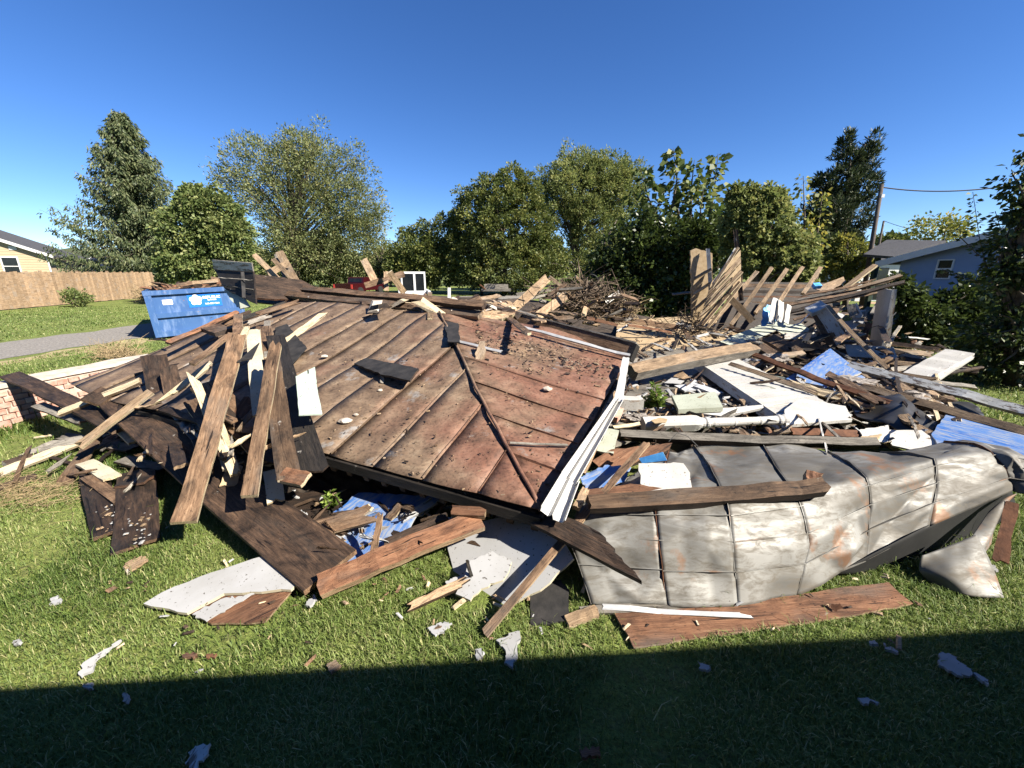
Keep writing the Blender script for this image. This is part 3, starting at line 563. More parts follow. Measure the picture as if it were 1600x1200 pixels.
text('lettering', 'REPUBLIC', .095, 1.20, DH*.60+.225, M['decalwhite'], dc, T); text('lettering', 'SERVICES', .05, 1.30, DH*.60+.165, M['decalwhite'], dc, T); text('lettering', '540-887-7204', .058, 1.23, DH*.60+.06, M['decalwhite'], dc, T)
tag(dm, 'blue steel roll off dumpster with white flower decal', 'dumpster')
# ---------------------------------------------------------------- red pickup, white loader, flat trailer
Yt = 31; tc_ = atY(535, 440, Yt); root = empty('pickup_truck', (tc_.x, Yt, 0), R(-14)); root.scale = (.84,.9,.94); bpy.context.view_layer.update(); T = root.matrix_world.copy(); hw = .98
def tp(n, poly, m, par=None, x0=-hw, x1=hw): return prism([Vector((x0,y,z)) for y, z in poly], Vector((x1-x0,0,0))).build(n, m, par or root, T.copy())
tp('body', [(0,.42),(0,1.0),(1.75,1.02),(3.2,1.02),(4.9,.95),(5.1,.75),(5.1,.42)], M['truckred'])
cabp = tp('cab', [(1.75,1.02),(1.9,1.46),(2.2,1.52),(3.0,1.50),(3.5,1.03)], M['truckred'], None, -.84, .84)
prism([Vector((-.68,1.765,1.10)),Vector((.68,1.765,1.10)),Vector((.62,1.885,1.40)),Vector((-.62,1.885,1.40))], Vector((0,-.012,0))).build('rear_window', M['glass'], cabp, T.copy())
MB().box((-.80,-.03,.55),(.80,-.002,.98)).build('tailgate', M['truckred'], root, T.copy()); MB().box((-1.0,-.16,.40),(1.0,-.04,.54)).build('bumper', M['alu'], root, T.copy())
for s_ in (-1,1):
    MB().box((s_*.90-.08,-.04,.62),(s_*.90+.08,-.004,.95)).build('tail_light', M['decalred'], root, T.copy())
    for y_ in (1.0, 4.1): MB().tube([(s_*.98-.12,y_,.36),(s_*.98+.12,y_,.36)], .36, 18).build('wheel', M['rubber'], root, T.copy())
tag(root, 'dark red pickup truck seen from behind across the debris', 'pickup')
Yl = 20; lc = atY(646, 440, Yl); root = empty('loader', (lc.x, Yl, 0), R(16)); T = root.matrix_world.copy(); W2 = .58; Zt = 1.80
def lp(n, bs, m, par=None):
    mb = MB()
    for a, b in bs: mb.box(a, b)
    return mb.build(n, m, par or root, T.copy())
cb = lp('cab', [((-W2,0,Zt-.10),(W2,1.25,Zt)), ((-W2,0,.72),(-W2+.07,.08,Zt-.1)), ((W2-.08,0,.72),(W2,.08,Zt-.1)), ((-W2,1.17,.72),(-W2+.07,1.25,Zt-.1)), ((W2-.07,1.17,.72),(W2,1.25,Zt-.1)), ((-W2,-.02,.55),(W2,1.25,.90))], M['machine'])
lp('cab_post', [((.0,-.015,.9),(.10,.05,Zt-.1))], M['machine'], cb)
lp('windshield', [((-W2+.07,.03,.9),(0,.04,Zt-.1)),((.10,.03,.9),(W2-.08,.04,Zt-.1))], M['glass'], cb); lp('side_window', [((-W2+.02,.08,.9),(-W2+.03,1.17,Zt-.1)),((W2-.03,.08,.9),(W2-.02,1.17,Zt-.1))], M['glass'], cb)
lp('engine_cover', [((-W2,1.25,.5),(W2,2.2,1.35))], M['machine'])
for s_ in (-1,1): lp('track', [((s_*.78-.17,-.1,.02),(s_*.78+.17,2.2,.60))], M['rubber'])
lp('lift_arm', [((.62,-.7,.75),(.74,2.0,.92))], M['machine']); lp('lift_arm', [((-.74,-.7,.75),(-.62,2.0,.92))], M['machine']); lp('bucket', [((-.9,-1.2,.05),(.9,-.7,.6))], M['rust'])
tag(root, 'white compact loader with dark glazed cab behind the debris', 'loader')
Yf = 31; fa, fb = atY(752,452,Yf), atY(798,452,Yf); root = empty('flat_trailer', (fa.x,Yf,0)); zt = fa.z
MB().box((fa.x,Yf,zt-.15),(fb.x,Yf+4,zt+.02)).build('deck', M['grey'], root)
for x_ in (fa.x-.1, fb.x+.1): MB().tube([(x_-.1,Yf+2,.33),(x_+.1,Yf+2,.33)], .33, 16).build('wheel', M['rubber'], root)
MB().tube([(fa.x+.3,Yf+.1,zt),(fa.x,Yf-.9,zt+.35)], .05, 6).build('ramp_rail', M['rust'], root); MB().box((fa.x+.2,Yf+.3,zt+.02),(fb.x-.2,Yf+2.5,zt+.35)).build('load', M['grey'], root)
tag(root, 'flat trailer with a low load in front of the dark tree', 'trailer')
# ================================================================ helpers for debris
NOGRASS = []                                            # footprints (x, y polygons) the lawn leaves free
def V3(q, lift=0):
    if isinstance(q, Vector): return q
    return at(q[0], q[1], q[2])
def board_mesh(L, w_, th, ragA, ragB, seed, cols=4, rows=5, warp=.006, nick=.0):
    r = random.Random(seed); cols = cols if (ragA or ragB) else 2
    if max(ragA, ragB) > .13: cols = 9
    a = [r.uniform(0, ragA)*(.3 if r.random() < .4 else 1) for _ in range(cols+1)]; b = [r.uniform(0, ragB)*(.3 if r.random() < .4 else 1) for _ in range(cols+1)]
    if ragB > .13: fl = r.random() < .5; b = [ragB*(.12*r.random() + .9*((j if fl else cols-j)/cols)) for j in range(cols+1)]
    if ragA > .13: fl = r.random() < .5; a = [ragA*(.12*r.random() + .9*((j if fl else cols-j)/cols)) for j in range(cols+1)]
    wz = [r.uniform(-warp, warp) for _ in range(rows+1)]; vs = []; fs = []; mi = []
    bow, bow2 = r.gauss(0,.006)*L, r.gauss(0,.004)*L; ne = [[r.uniform(-nick, nick*.3) for _ in range(rows+1)] for _ in range(2)]
    for s_ in (1, -1):
        for i in range(rows+1):
            for j in range(cols+1):
                t = i/rows; x = a[j]*(1-t) + (L-b[j])*t; y = (j/cols-.5)*w_
                if j == 0: y -= ne[0][i]
                if j == cols: y += ne[1][i]
                e = .0 if 0 < i < rows or not (ragA or ragB) else r.uniform(-.3,.3)*th
                q_ = 4*t*(1-t); vs.append((x, y + bow2*q_, s_*th/2 + wz[i]*1.0 + e*.3 + bow*q_))
    K = (rows+1)*(cols+1); c1 = cols+1
    for i in range(rows):
        for j in range(cols):
            q = i*c1+j; fs.append((q, q+c1, q+c1+1, q+1)); mi.append(0); q += K; fs.append((q, q+1, q+c1+1, q+c1)); mi.append(0)
        for j in (0, cols):
            q = i*c1+j; f = (q, q+K, q+c1+K, q+c1); fs.append(f if j else f[::-1]); mi.append(1)
    for i in (0, rows):
        for j in range(cols):
            q = i*c1+j; f = (q, q+1, q+1+K, q+K); fs.append(f if i == 0 else f[::-1]); mi.append(1)
    me = bpy.data.meshes.new('board'); me.from_pydata(vs, [], fs); me.polygons.foreach_set('material_index', mi)
    bm = bmesh.new(); bm.from_mesh(me); bmesh.ops.recalc_face_normals(bm, faces=bm.faces); bm.to_mesh(me); bm.free(); me.update(); return me
_bs = [0]
def board(name, label, A, B, wpx, th, mat, edge=None, face='m', rag=(.012,.018), group=None, cat=None, wm=None, low=False, parent=None, nick=.004):
    a, b = V3(A), V3(B); mid = a.lerp(b, .5); x = b-a; L = x.length; tc = (EYE-mid).normalized()
    n = {'m': tc*.55+Vector((0,0,.6)), 'u': Vector((0,0,1)), 'c': tc, 's': Vector((.75,-.4,.45))}.get(face) if isinstance(face, str) else face
    w_ = wm or wpx/pxm(mid); _bs[0] += 1; Mx = frame(a, x, n)
    me = board_mesh(L, w_, th, rag[0], rag[1], _bs[0]*7+1, nick=min(nick, w_*.12), rows=5 if L < .8 else 9, warp=min(.012, .004+.005*L)); me.name = name
    o = link(name, me, [M[mat], M[edge or mat]], parent, Mx)
    if low:
        y = Mx.col[1].xyz*w_*.5; NOGRASS.append([(p.x, p.y) for p in (a-y, b-y, b+y, a+y)])
    if parent is None: tag(o, label, cat or 'board', group)
    elif label: o['label'] = label
    return o
def outline(pts, rag, r, step=.06):
    out = []; per_ = sum((pts[i]-pts[i-1]).length for i in range(len(pts)))
    for i in range(len(pts)):
        a, b = pts[i], pts[(i+1) % len(pts)]; n = max(1, int((b-a).length/min(step, max(.008, per_/36)))) if rag > 0 else 1
        for k in range(n):
            p = a.lerp(b, k/n)
            if k and rag: p = p + Vector((r.gauss(0,rag), r.gauss(0,rag), 0))
            out.append(p)
    return out
def sheet(name, label, pts, th, mat, edge=None, rag=0.0, cat='panel', group=None, low=False, parent=None, bend=0.0, flip=False):
    """flat torn sheet with thickness from (px, py, z) corners; plane fitted through the corners"""
    W = [V3(p) for p in pts]; c = sum(W, Vector())/len(W); n = Vector()
    for i in range(len(W)): n += (W[i]-c).cross(W[(i+1)%len(W)]-c)
    n.normalize(); n = n if n.dot(EYE-c) > 0 else -n
    Mx = frame(W[0], W[1]-W[0], n); inv = Mx.inverted(); _bs[0] += 1; r = random.Random(_bs[0]*13)
    P2 = [inv @ p for p in W]; P2 = [Vector((p.x, p.y, 0)) for p in P2]; O = outline(P2, rag, r)
    bm = bmesh.new(); vs = [bm.verts.new(p) for p in O]; f = bm.faces.new(vs); f.normal_update()
    if f.normal.z < 0: f.normal_flip()
    if bend:
        bmesh.ops.triangulate(bm, faces=bm.faces[:]); bmesh.ops.subdivide_edges(bm, edges=bm.edges[:], cuts=5, use_grid_fill=True)
        for v in bm.verts: v.co.z += bend*noise.noise(Vector((v.co.x*2.3+_bs[0], v.co.y*2.3, 0))) + bend*.4*noise.noise(Vector((v.co.x*7, v.co.y*7, _bs[0])))
    top = bm.faces[:]; bord = [e for e in bm.edges if e.is_boundary]
    ex = bmesh.ops.extrude_face_region(bm, geom=top); nv = [g for g in ex['geom'] if isinstance(g, bmesh.types.BMVert)]
    for v in nv: v.co.z -= th
    bmesh.ops.recalc_face_normals(bm, faces=bm.faces[:])
    for f in bm.faces: f.material_index = 1 if abs(f.normal.z) < .35 else 0; f.smooth = bool(bend) and abs(f.normal.z) > .35
    me = bpy.data.meshes.new(name); bm.to_mesh(me); bm.free()
    o = link(name, me, [M[mat], M[edge or mat]], parent, Mx)
    if low: NOGRASS.append([(p.x, p.y) for p in W])
    if parent is None: tag(o, label, cat, group)
    return o
# ================================================================ the collapsed standing-seam hip roof
rA, rB, rD = at(500,705,.45), at(845,800,.40), at(720,572,.86); PL = Plane3(rA, rB, rD)
rAp = PL.hit(693,500); rE = at(970,580,.75); PR = Plane3(rAp, rB, rE)
def clip(poly, p, n):
    out = []
    for i in range(len(poly)):
        a, b = poly[i], poly[(i+1)%len(poly)]; da, db = (a-p).dot(n), (b-p).dot(n)
        if da >= 0: out.append(a)
        if (da >= 0) != (db >= 0): out.append(a.lerp(b, da/(da-db)))
    return out
roof = empty('collapsed_roof', (rB.x, rB.y, 0)); roof_w = .42
def pans(pl, poly, along, origin, spacing):
    """strips of sheet between standing seams; along = up-slope direction"""
    al = (along - pl.n*along.dot(pl.n)).normalized(); ac = pl.n.cross(al).normalized(); ks = [(p-origin).dot(ac) for p in poly]; k = math.floor(min(ks)/spacing)
    while k*spacing < max(ks):
        s = clip(clip(poly, origin+ac*(k*spacing+.004), ac), origin+ac*((k+1)*spacing-.004), -ac)
        if len(s) > 2:
            us = [(p-origin).dot(al) for p in s]; u0, u1 = min(us), max(us); nu, nv = max(2, int((u1-u0)/.12)), 4; mb = MB(); lift = random.uniform(-.006,.006); tilt = random.uniform(-.008,.008)
            cells = []                                   # clipped grid, dished and rippled like thin sheet
            for i in range(nu):
                for j in range(nv):
                    q = s; ua, ub = u0+(u1-u0)*i/nu, u0+(u1-u0)*(i+1)/nu; va, vb = (k+j/nv)*spacing, (k+(j+1)/nv)*spacing
                    for p_, n_ in ((origin+al*ua, al), (origin+al*ub, -al), (origin+ac*va, ac), (origin+ac*vb, -ac)):
                        q = clip(q, p_, n_)
                        if len(q) < 3: break
                    if len(q) > 2: cells.append(q)
            for q in cells:
                vv = []
                for p in q:
                    f = ((p-origin).dot(ac)/spacing) - k; h = lift + tilt*f + .035*noise.noise(p*.9+Vector((4,0,0))) - .010*math.sin(math.pi*min(1,max(0,f))) + .007*noise.noise(p*3.1) + .003*noise.noise(p*11)
                    vv.append(p + pl.n*h)
                mb.add(vv, [tuple(range(len(vv)))])
            me = bpy.data.meshes.new('roof_pan'); me.from_pydata(mb.v, [], mb.f); bm = bmesh.new(); bm.from_mesh(me); bmesh.ops.remove_doubles(bm, verts=bm.verts[:], dist=.0015)
            for f in bm.faces:
                f.normal_update()
                if f.normal.dot(pl.n) < 0: f.normal_flip()
                f.smooth = True
            ex = bmesh.ops.extrude_face_region(bm, geom=bm.faces[:])
            for g in ex['geom']:
                if isinstance(g, bmesh.types.BMVert): g.co -= pl.n*.006
            bmesh.ops.recalc_face_normals(bm, faces=bm.faces[:]); bm.to_mesh(me); bm.free(); link('roof_pan', me, [M['roof']], roof)
            # the standing seam on the strip's first edge
            e = clip(clip(poly, origin+ac*(k*spacing-.0005), ac), origin+ac*(k*spacing+.0005), -ac)
            if len(e) > 2 and k*spacing > min(ks)+.02:
                us = [(p-origin).dot(al) for p in e]; ua, ub = min(us)+.01, max(us)-.01
                if ub-ua > .08:
                    pts = []; n_ = max(3, int((ub-ua)/.2)); lean = random.uniform(-.012,.012); sh_ = .013 if abs(k*spacing) < 1.75 else .005
                    for i in range(n_+1):
                        p = origin + al*(ua+(ub-ua)*i/n_) + ac*(k*spacing); wob = .014*noise.noise(p*3.2); p = p + pl.n*.035*noise.noise(p*.9+Vector((4,0,0)))
                        pts.append((p, wob))
                    sb = MB(); vs = []
                    for p, wob in pts: vs += [p - ac*.005 - pl.n*.012, p - ac*.003 + ac*(lean+wob) + pl.n*sh_, p + ac*.003 + ac*(lean+wob) + pl.n*sh_, p + ac*.005 - pl.n*.012]
                    fs = [(4*i+j, 4*i+4+j, 4*i+4+(j+1)%4, 4*i+(j+1)%4) for i in range(len(pts)-1) for j in range(4)] + [(0,1,2,3), (4*len(pts)-4, 4*len(pts)-1, 4*len(pts)-2, 4*len(pts)-3)]
                    sb.add(vs, fs).build('seam', M['roof'], roof)
        k += 1
hipline = [PL.hit(687,490), PL.hit(698,512), PL.hit(716,548), PL.hit(745,612), PL.hit(790,697), rB]
pl_left = [rB] + [PL.hit(790,697), PL.hit(745,612), PL.hit(716,548), PL.hit(687,489), PL.hit(600,478), PL.hit(450,470), PL.hit(380,492), PL.hit(245,546), PL.hit(108,598), PL.hit(160,622), PL.hit(330,664), rA]
pl_left = [p for p in pl_left]
ac_ = (rB-rA).normalized(); al_ = PL.n.cross(ac_); al_ = al_ if al_.z > 0 else -al_
pans(PL, pl_left, al_, rB, roof_w)
pl_right = [rB + PR.n*.0, PR.hit(968,583), PR.hit(985,548), PR.hit(860,512), PR.hit(760,494), PR.hit(690,489), PR.hit(698,512), PR.hit(718,548), PR.hit(747,612), PR.hit(792,697)]
ac_ = (rE-rB).normalized(); al_ = PR.n.cross(ac_); al_ = al_ if al_.z > 0 else -al_
pans(PR, pl_right, al_, rB, roof_w*.92)
hp = []
for i in range(len(hipline)-1):
    for k in range(4): p = hipline[i].lerp(hipline[i+1], k/4); hp.append(p + Vector((.018*noise.noise(p*5), 0, .022+.012*noise.noise(p*4+Vector((3,0,0))))))
hp.append(hipline[-1]+Vector((0,0,.01))); MB().tube(hp, .015, 6).build('hip_seam', M['roof'], roof, smooth=True)
def slab(pl, poly, d, th, n, m):
    vs = [p - pl.n*d for p in poly]; return prism(vs, -pl.n*th).build(n, m, roof)
inL = [p.lerp(sum(pl_left, Vector())/len(pl_left), .012) for p in pl_left]; inR = [p.lerp(sum(pl_right, Vector())/len(pl_right), .03) for p in pl_right]
slab(PL, inL, .035, .03, 'sheathing', M['dark']); slab(PR, inR, .035, .03, 'sheathing', M['dark'])
def strip(name, a, b, h, th, m, n, par=roof, drop=0.0):
    a, b = a - Vector((0,0,drop)), b - Vector((0,0,drop)); mx = frame(a, b-a, n); return MB().box((0,-h,-th/2),((b-a).length,0,th/2)).build(name, m, par, mx)
out_f = (rB-rA).cross(Vector((0,0,1))).normalized(); strip('fascia_board', rA, rB, .065, .03, M['black'], out_f, drop=.035)
out_r = (rE-rB).cross(Vector((0,0,1))).normalized(); strip('fascia_board', rB, PR.hit(980,560), .10, .03, M['brown'], out_r, drop=.035)
out_l = Vector((-.3,-1,0)).normalized(); strip('fascia_board', pl_left[10], rA, .10, .03, M['black'], out_l, drop=.04)
for k in range(11):                                     # rafters under the sheet
    t = .03+.094*k; a = rA.lerp(rB, t) + (PL.hit(330,664)-rA)*0; d = al_*0
    alL = PL.n.cross((rB-rA).normalized()); alL = alL if alL.z > 0 else -alL
    kk = (rB-a).length; apx = (hipline[1]-rB); ex = abs(apx.dot((rB-rA).normalized())); eu = apx.dot(alL); b = a + alL*max(.1, min(2.4, eu/max(ex,.01)*kk)-.12); strip('rafter', a - PL.n*.07, b - PL.n*.07, .12, .045, M['brown'], (rB-rA).normalized())
tag(roof, 'collapsed hip roof with rust red standing seam metal', 'roof')
# things lying on the roof
def onroof(name, label, pts, th, mat, lift=.03, rag=.006, cat='scrap', pl=PL, edge=None, bend=0, lifts=None):
    W = [pl.hit(x, y, (lifts[i] if lifts else lift)) for i, (x, y) in enumerate(pts)]; return sheet(name, label, W, th, mat, edge, rag, cat, bend=bend)
onroof('tar_board', 'black tarred board lying across the middle of the roof', [(553,568),(572,559),(655,577),(640,594),(600,584)], .02, 'tar', .05, .006, 'board', edge='dark', lifts=[.03,.03,.10,.12,.10])
board('prop_block', 'small block propping the black tarred board on the roof', PL.hit(597,600,.0), PL.hit(597,582,.07), 6, .02, 'grey')
onroof('tar_paper_scrap', 'bent black tar paper scrap on top of the hip', [(694,502),(716,505),(718,528),(700,531)], .012, 'tar', .06, .006, 'scrap', lifts=[.02,.02,.12,.10])
onroof('wood_chunk', 'small broken wood chunk standing beside the hip seam', [(742,553),(750,533),(758,533),(758,552),(752,572),(744,560)], .02, 'tan', .05, .004, 'chunk', PR, lifts=[.04,.12,.12,.04,.02,.03])
board('metal_strip', 'short bent metal strip beside the hip seam', PR.hit(708,531,.03), PR.hit(785,550,.03), 5, .006, 'alu', cat='strip', nick=.01)
board('drip_edge', 'long bent grey drip edge on the upper roof', PR.hit(812,510,.06), PR.hit(985,556,.05), 5, .02, 'alu', 'greypaint', cat='strip', nick=.012)
board('mortar_strip', 'dirty metal strip near the lower roof corner', PR.hit(796,693,.02), PR.hit(888,696,.02), 4, .012, 'grey', 'alu', cat='strip', nick=.01)
board('lath', 'pale split lath lying up the roof', PL.hit(440,538,.05), PL.hit(510,486,.03), 11, .012, 'pale', rag=(.02,.14))
for (x_, y_, s_, lab) in ((540,658,9,'large pale stone on the lower roof'),(556,648,4,'small pale stone beside the large roof stone'),(507,557,5,'tan stone beside the black tarred paper'),(594,610,4,'pebble under the black tarred board'),(649,577,4,'tan pebble at the end of the black board'),(855,608,7,'crumpled grey scrap on the upper roof seam')):
    c = PL.hit(x_, y_, .01) if x_ < 720 else PR.hit(x_, y_, .01); k = s_/pxm(c); bm = bmesh.new(); bmesh.ops.create_icosphere(bm, subdivisions=2, radius=1)
    for v in bm.verts: v.co = Vector((v.co.x*k*1.1, v.co.y*k*.9, max(v.co.z,-.3)*k*.6))*(1+.35*noise.noise(v.co*1.7+Vector((x_,0,0))))
    me = bpy.data.meshes.new('stone'); bm.to_mesh(me); bm.free(); tag(link('stone', me, [M['mortar']], None, Matrix.Translation(c)), lab, 'stone')
# crumbs and splinters on the roof: uncountable
def crumbs(name, label, n, place, smin, smax, mats, flatness=.35, elong=1.0, share=None):
    V = []; F = []; base = [(-1,-1,0),(1,-1,0),(1,1,0),(-1,1,0),(-.7,-.6,1),(.7,-.6,1),(.6,.7,1),(-.6,.6,1)]; fs = [(0,3,2,1),(4,5,6,7),(0,1,5,4),(1,2,6,5),(2,3,7,6),(3,0,4,7)]; mi = []
    for i in range(n):
        p, nn = place(); s = random.uniform(smin, smax)*random.choice((1,1,1.7)); a = random.uniform(0,6.28); e = elong*random.uniform(.6,1.5)
        t = Vector((math.cos(a), math.sin(a), 0)); Mx = frame(p, t - nn*t.dot(nn), nn + Vector((random.gauss(0,.1),random.gauss(0,.1),0))); b = len(V)
        for v in base: V.append(Mx @ Vector((v[0]*s*e*random.uniform(.7,1.2), v[1]*s*random.uniform(.6,1.2), v[2]*s*flatness*2)))
        F += [tuple(q+b for q in f) for f in fs]; mi += [random.randrange(len(mats))]*6
    me = bpy.data.meshes.new(name); me.from_pydata(V, [], F); me.polygons.foreach_set('material_index', mi); o = link(name, me, [M[m] for m in mats]); return tag(o, label, 'debris', kind='stuff')
def rp():
    while True:
        x, y = random.uniform(280,975), random.uniform(475,790)
        k = hip_side(x, y)
        if k == 1 and y > 475+abs(x-560)*.08 and y < 705+(x-500)*.27: return PL.hit(x,y,.008), PL.n
        if k == 2 and y > 505+(x-760)*.2 and x < 975-(y-560)*.5: return PR.hit(x,y,.008), PR.n
def hip_side(x, y):
    hx = 690 + (y-490)*.5
    return 1 if x < hx-6 else 2
crumbs('roof_crumbs', 'small wood crumbs and grit strewn over the roof', 650, rp, .0014, .0055, ['dark','brown','brown','dark','tan'], .35, 1.9)
def rp2():
    x = random.uniform(740,960); y = 528+(x-740)*.22 + random.gauss(0,14); return PR.hit(x,y,.01), PR.n
crumbs('leaf_litter', 'brown leaf litter gathered on the upper roof seams', 420, rp2, .003, .010, ['brown','tan','dark'], .3, 1.6)
# ================================================================ brick foundation wall at the left
b0, b1 = at(28,664,0), at(150,632,0); bl = at(-12,664,0)
dn = (b1-b0); BLn = dn.length; dn.normalize(); nr = Vector((dn.y,-dn.x,0)); BH = .50
bw = empty('brick_foundation', b0); Mw = frame(b0, dn, Vector((0,0,1)))
BX0, BX1, ND = -.95, 1.75, .26; BH = .46
MB().box((BX0, .012, -.05), (BX1, ND, BH)).build('core', M['mortar'], bw, Mw)
capm = MB(); xs = [BX0-.02+(BX1+.04-BX0)*i/10 for i in range(11)]
capm.add([(x, -.015+random.uniform(-.01,.01), BH) for x in xs] + [(x, ND+.02, BH) for x in xs] + [(x, -.005, BH+.035+random.uniform(-.02,.02)) for x in xs] + [(x, ND, BH+.045+random.uniform(-.02,.02)) for x in xs],
  [(22+i, 23+i, 34+i, 33+i) for i in range(10)] + [(i, i+1, 23+i, 22+i) for i in range(10)] + [(11+i, 33+i, 34+i, 12+i) for i in range(10)] + [(0,22,33,11),(10,21,43,32)])
capm.build('mortar_cap', M['mortar'], bw, Mw)
bk = []
for i in range(3):
    bm = bmesh.new(); bmesh.ops.create_cube(bm, size=1); bmesh.ops.bevel(bm, geom=bm.edges[:], offset=.06, segments=1, affect='EDGES')
    for v in bm.verts: v.co = Vector((v.co.x*.098, v.co.y*.05, v.co.z*.058)) + Vector((random.gauss(0,.0015),random.gauss(0,.002),random.gauss(0,.0015)))
    me = bpy.data.meshes.new('brick'); bm.to_mesh(me); bm.free(); me.materials.append(M['brick']); bk.append(me)
z = .03; row = 0
while z < BH-.03:
    x = BX0+.06 + (row % 2)*.055
    while x < BX1-.04:
        if random.random() > .04:
            o = bpy.data.objects.new('brick', random.choice(bk)); COL.objects.link(o); o.parent = bw; o.matrix_local = bw.matrix_world.inverted() @ Mw @ Matrix.Translation((x+random.gauss(0,.003), .004+random.uniform(-.006,.008), z+.03)) @ Matrix.Rotation(random.gauss(0,.02),4,'Y')
        x += .112
    z += .068; row += 1
MB().box((-.54,-.03,.02),(-.44,.03,BH-.02)).build('timber_insert', M['brown'], bw, Mw); MB().box((-.62,-.04,.0),(-.55,.05,BH)).build('mortar_jamb', M['mortar'], bw, Mw)
tag(bw, 'broken whitewashed brick foundation wall at the edge of the lawn', 'brick wall')
sheet('brick_rubble', 'loose red bricks at the foot of the brick wall', [(0,660,.02),(18,657,.04),(20,668,.02),(2,670,.02)], .05, 'brick', cat='bricks', low=True)
# ================================================================ boards of the left heap
b_ = board
b_('leaning_plank','long brown plank leaning on the heap, foot on the grass',(288,816,.25),(371,522,1.22),29,.035,'brown','pale',nick=.012,rag=(.0,.05))
b_('pale_board','wide cream painted board standing between the leaning planks',(410,650,.66),(396,514,1.14),22,.02,'cream','pale',rag=(.16,.03))
b_('leaning_plank','brown plank with pale sawn edge right of the cream board',(390,776,.36),(432,532,1.18),19,.04,'brown','pale',rag=(0,.12))
b_('wide_board','wide brown board ending in a mitred foot under the mint siding',(452,750,.44),(424,560,1.02),29,.02,'brown','pale',nick=.008)
b_('mitred_foot','mitred brown board end beside the dark hole',(440,742,.46),(480,750,.44),26,.03,'rusty','pale')
b_('dark_board','charred board with torn foot right of the wide brown board',(492,738,.42),(430,525,1.06),33,.015,'black','dark',rag=(.06,.02),nick=.01)
sheet('tar_paper','black tar paper sheet on the roof behind the pale lath',[PL.hit(430,512,.03),PL.hit(448,506,.03),PL.hit(480,545,.04),PL.hit(455,562,.10),PL.hit(425,556,.1)],.008,'tar',rag=.004,cat='paper')
sheet('siding_piece','pale mint green siding piece on the roof edge',[(462,588,.88),(492,573,.90),(496,620,.74),(502,655,.64),(464,666,.62)],.012,'mint','mint',.0012,'siding')
mc = [V3(p) for p in ((462,588,.88),(492,573,.90),(502,655,.64),(464,666,.62))]; mn = (mc[1]-mc[0]).cross(mc[3]-mc[0]).normalized(); mn = mn if mn.dot(EYE-mc[0]) > 0 else -mn
board('groove','dark joint in the mint siding', mc[3].lerp(mc[2],.5)+mn*.005, mc[0].lerp(mc[1],.62)+mn*.005, 2, .006, 'tar', face=mn, parent=bpy.data.objects['siding_piece'])
b_('cream_splinter','split cream stick crossing the heap behind the first plank',(368,742,.33),(298,580,.92),13,.03,'pale',rag=(.02,.22))
b_('cream_splinter','short cream stick under the first leaning plank',(362,735,.34),(330,640,.60),20,.03,'pale',rag=(.05,.05))
b_('upright_board','dark rounded board standing behind the batten',(262,652,.40),(240,556,.85),34,.02,'dark','brown',rag=(.05,.04))
b_('upright_board','dark split board right of the rounded board',(278,645,.42),(262,572,.80),24,.02,'dark','brown',rag=(.05,.10))
b_('batten','cream batten slanting up toward the roof',(238,640,.55),(332,566,.92),11,.025,'pale',rag=(.3,.05))
b_('batten','long cream batten over the wide dark plank',(88,648,.38),(220,595,.66),11,.03,'pale','tan',rag=(.12,.0))
b_('batten','tan batten crossing over the wide dark plank',(122,698,.28),(236,612,.64),12,.035,'tan','pale',rag=(.05,0))
b_('batten','thin brown batten leaning from the roof onto the heap',(300,570,.98),(358,524,1.15),9,.02,'brown','tan')
b_('wide_plank','widest dark plank running from the brick wall to the grass',(172,610,.52),(518,893,.10),64,.035,'dark','brown',nick=.006)
b_('dark_plank','dark brown plank leaning on the brick wall',(15,585,.58),(192,672,.30),24,.03,'dark','brown',nick=.006)
b_('brown_board','short brown board beside the brick wall',(58,632,.36),(135,660,.30),16,.02,'grey','brown',rag=(.03,.05))
b_('dark_board','short dark board resting on the brick wall end',(140,630,.50),(172,610,.56),26,.03,'dark','brown')
b_('cream_batten','short cream batten under the wide dark plank',(182,665,.32),(210,692,.20),13,.03,'pale')
b_('inner_board','wide brown board inside the heap between the planks',(420,705,.35),(318,600,.70),42,.025,'brown','pale')
b_('inner_board','brown board behind the leaning planks in the heap',(352,690,.40),(300,625,.62),26,.02,'brown','pale')
b_('inner_board','dark board deep in the middle of the heap',(395,690,.38),(345,640,.58),22,.02,'dark','brown')
b_('red_scrap','red painted board scrap between the leaning planks',(372,660,.50),(396,620,.62),26,.012,'rusty',rag=(.05,.05))
b_('brown_board','brown board standing behind the cream board',(418,590,.80),(412,510,1.10),24,.02,'brown','rusty',rag=(.03,.02))
b_('grey_batten','grey batten standing beside the brown board',(420,560,.90),(418,502,1.12),10,.02,'grey','pale')
b_('brown_board','brown board between the two right leaning planks',(420,660,.55),(424,590,.85),16,.02,'tan','pale',rag=(.1,.1))
sheet('tar_triangle','black triangular tar paper flap across the cream board',[(370,565,1.03),(405,535,1.10),(393,560,1.05),(378,566,1.02)],.01,'tar',cat='paper')
b_('short_block','broken wood block sticking up from the heap',(352,520,1.05),(328,512,1.06),26,.05,'brown','dark',rag=(.02,.02))
b_('upright_plank','brown plank stub standing behind the first plank',(372,540,1.10),(372,492,1.25),13,.03,'brown','pale',rag=(.03,.03))
b_('pale_stub','small cream stub at the top of the heap',(378,530,1.13),(386,512,1.18),9,.02,'pale')
b_('twig_lath','thin tan splinter lying across the wide brown board',(390,710,.52),(480,672,.62),7,.014,'tan',rag=(.1,.2))
b_('paper_flap','peeling tan bark flap beside the leaning plank foot',(356,760,.24),(368,726,.32),22,.01,'osb',rag=(.02,.02))
b_('cream_board','cream board end standing behind the dark plank',(432,785,.22),(424,735,.36),24,.02,'cream','pale',rag=(.03,0))
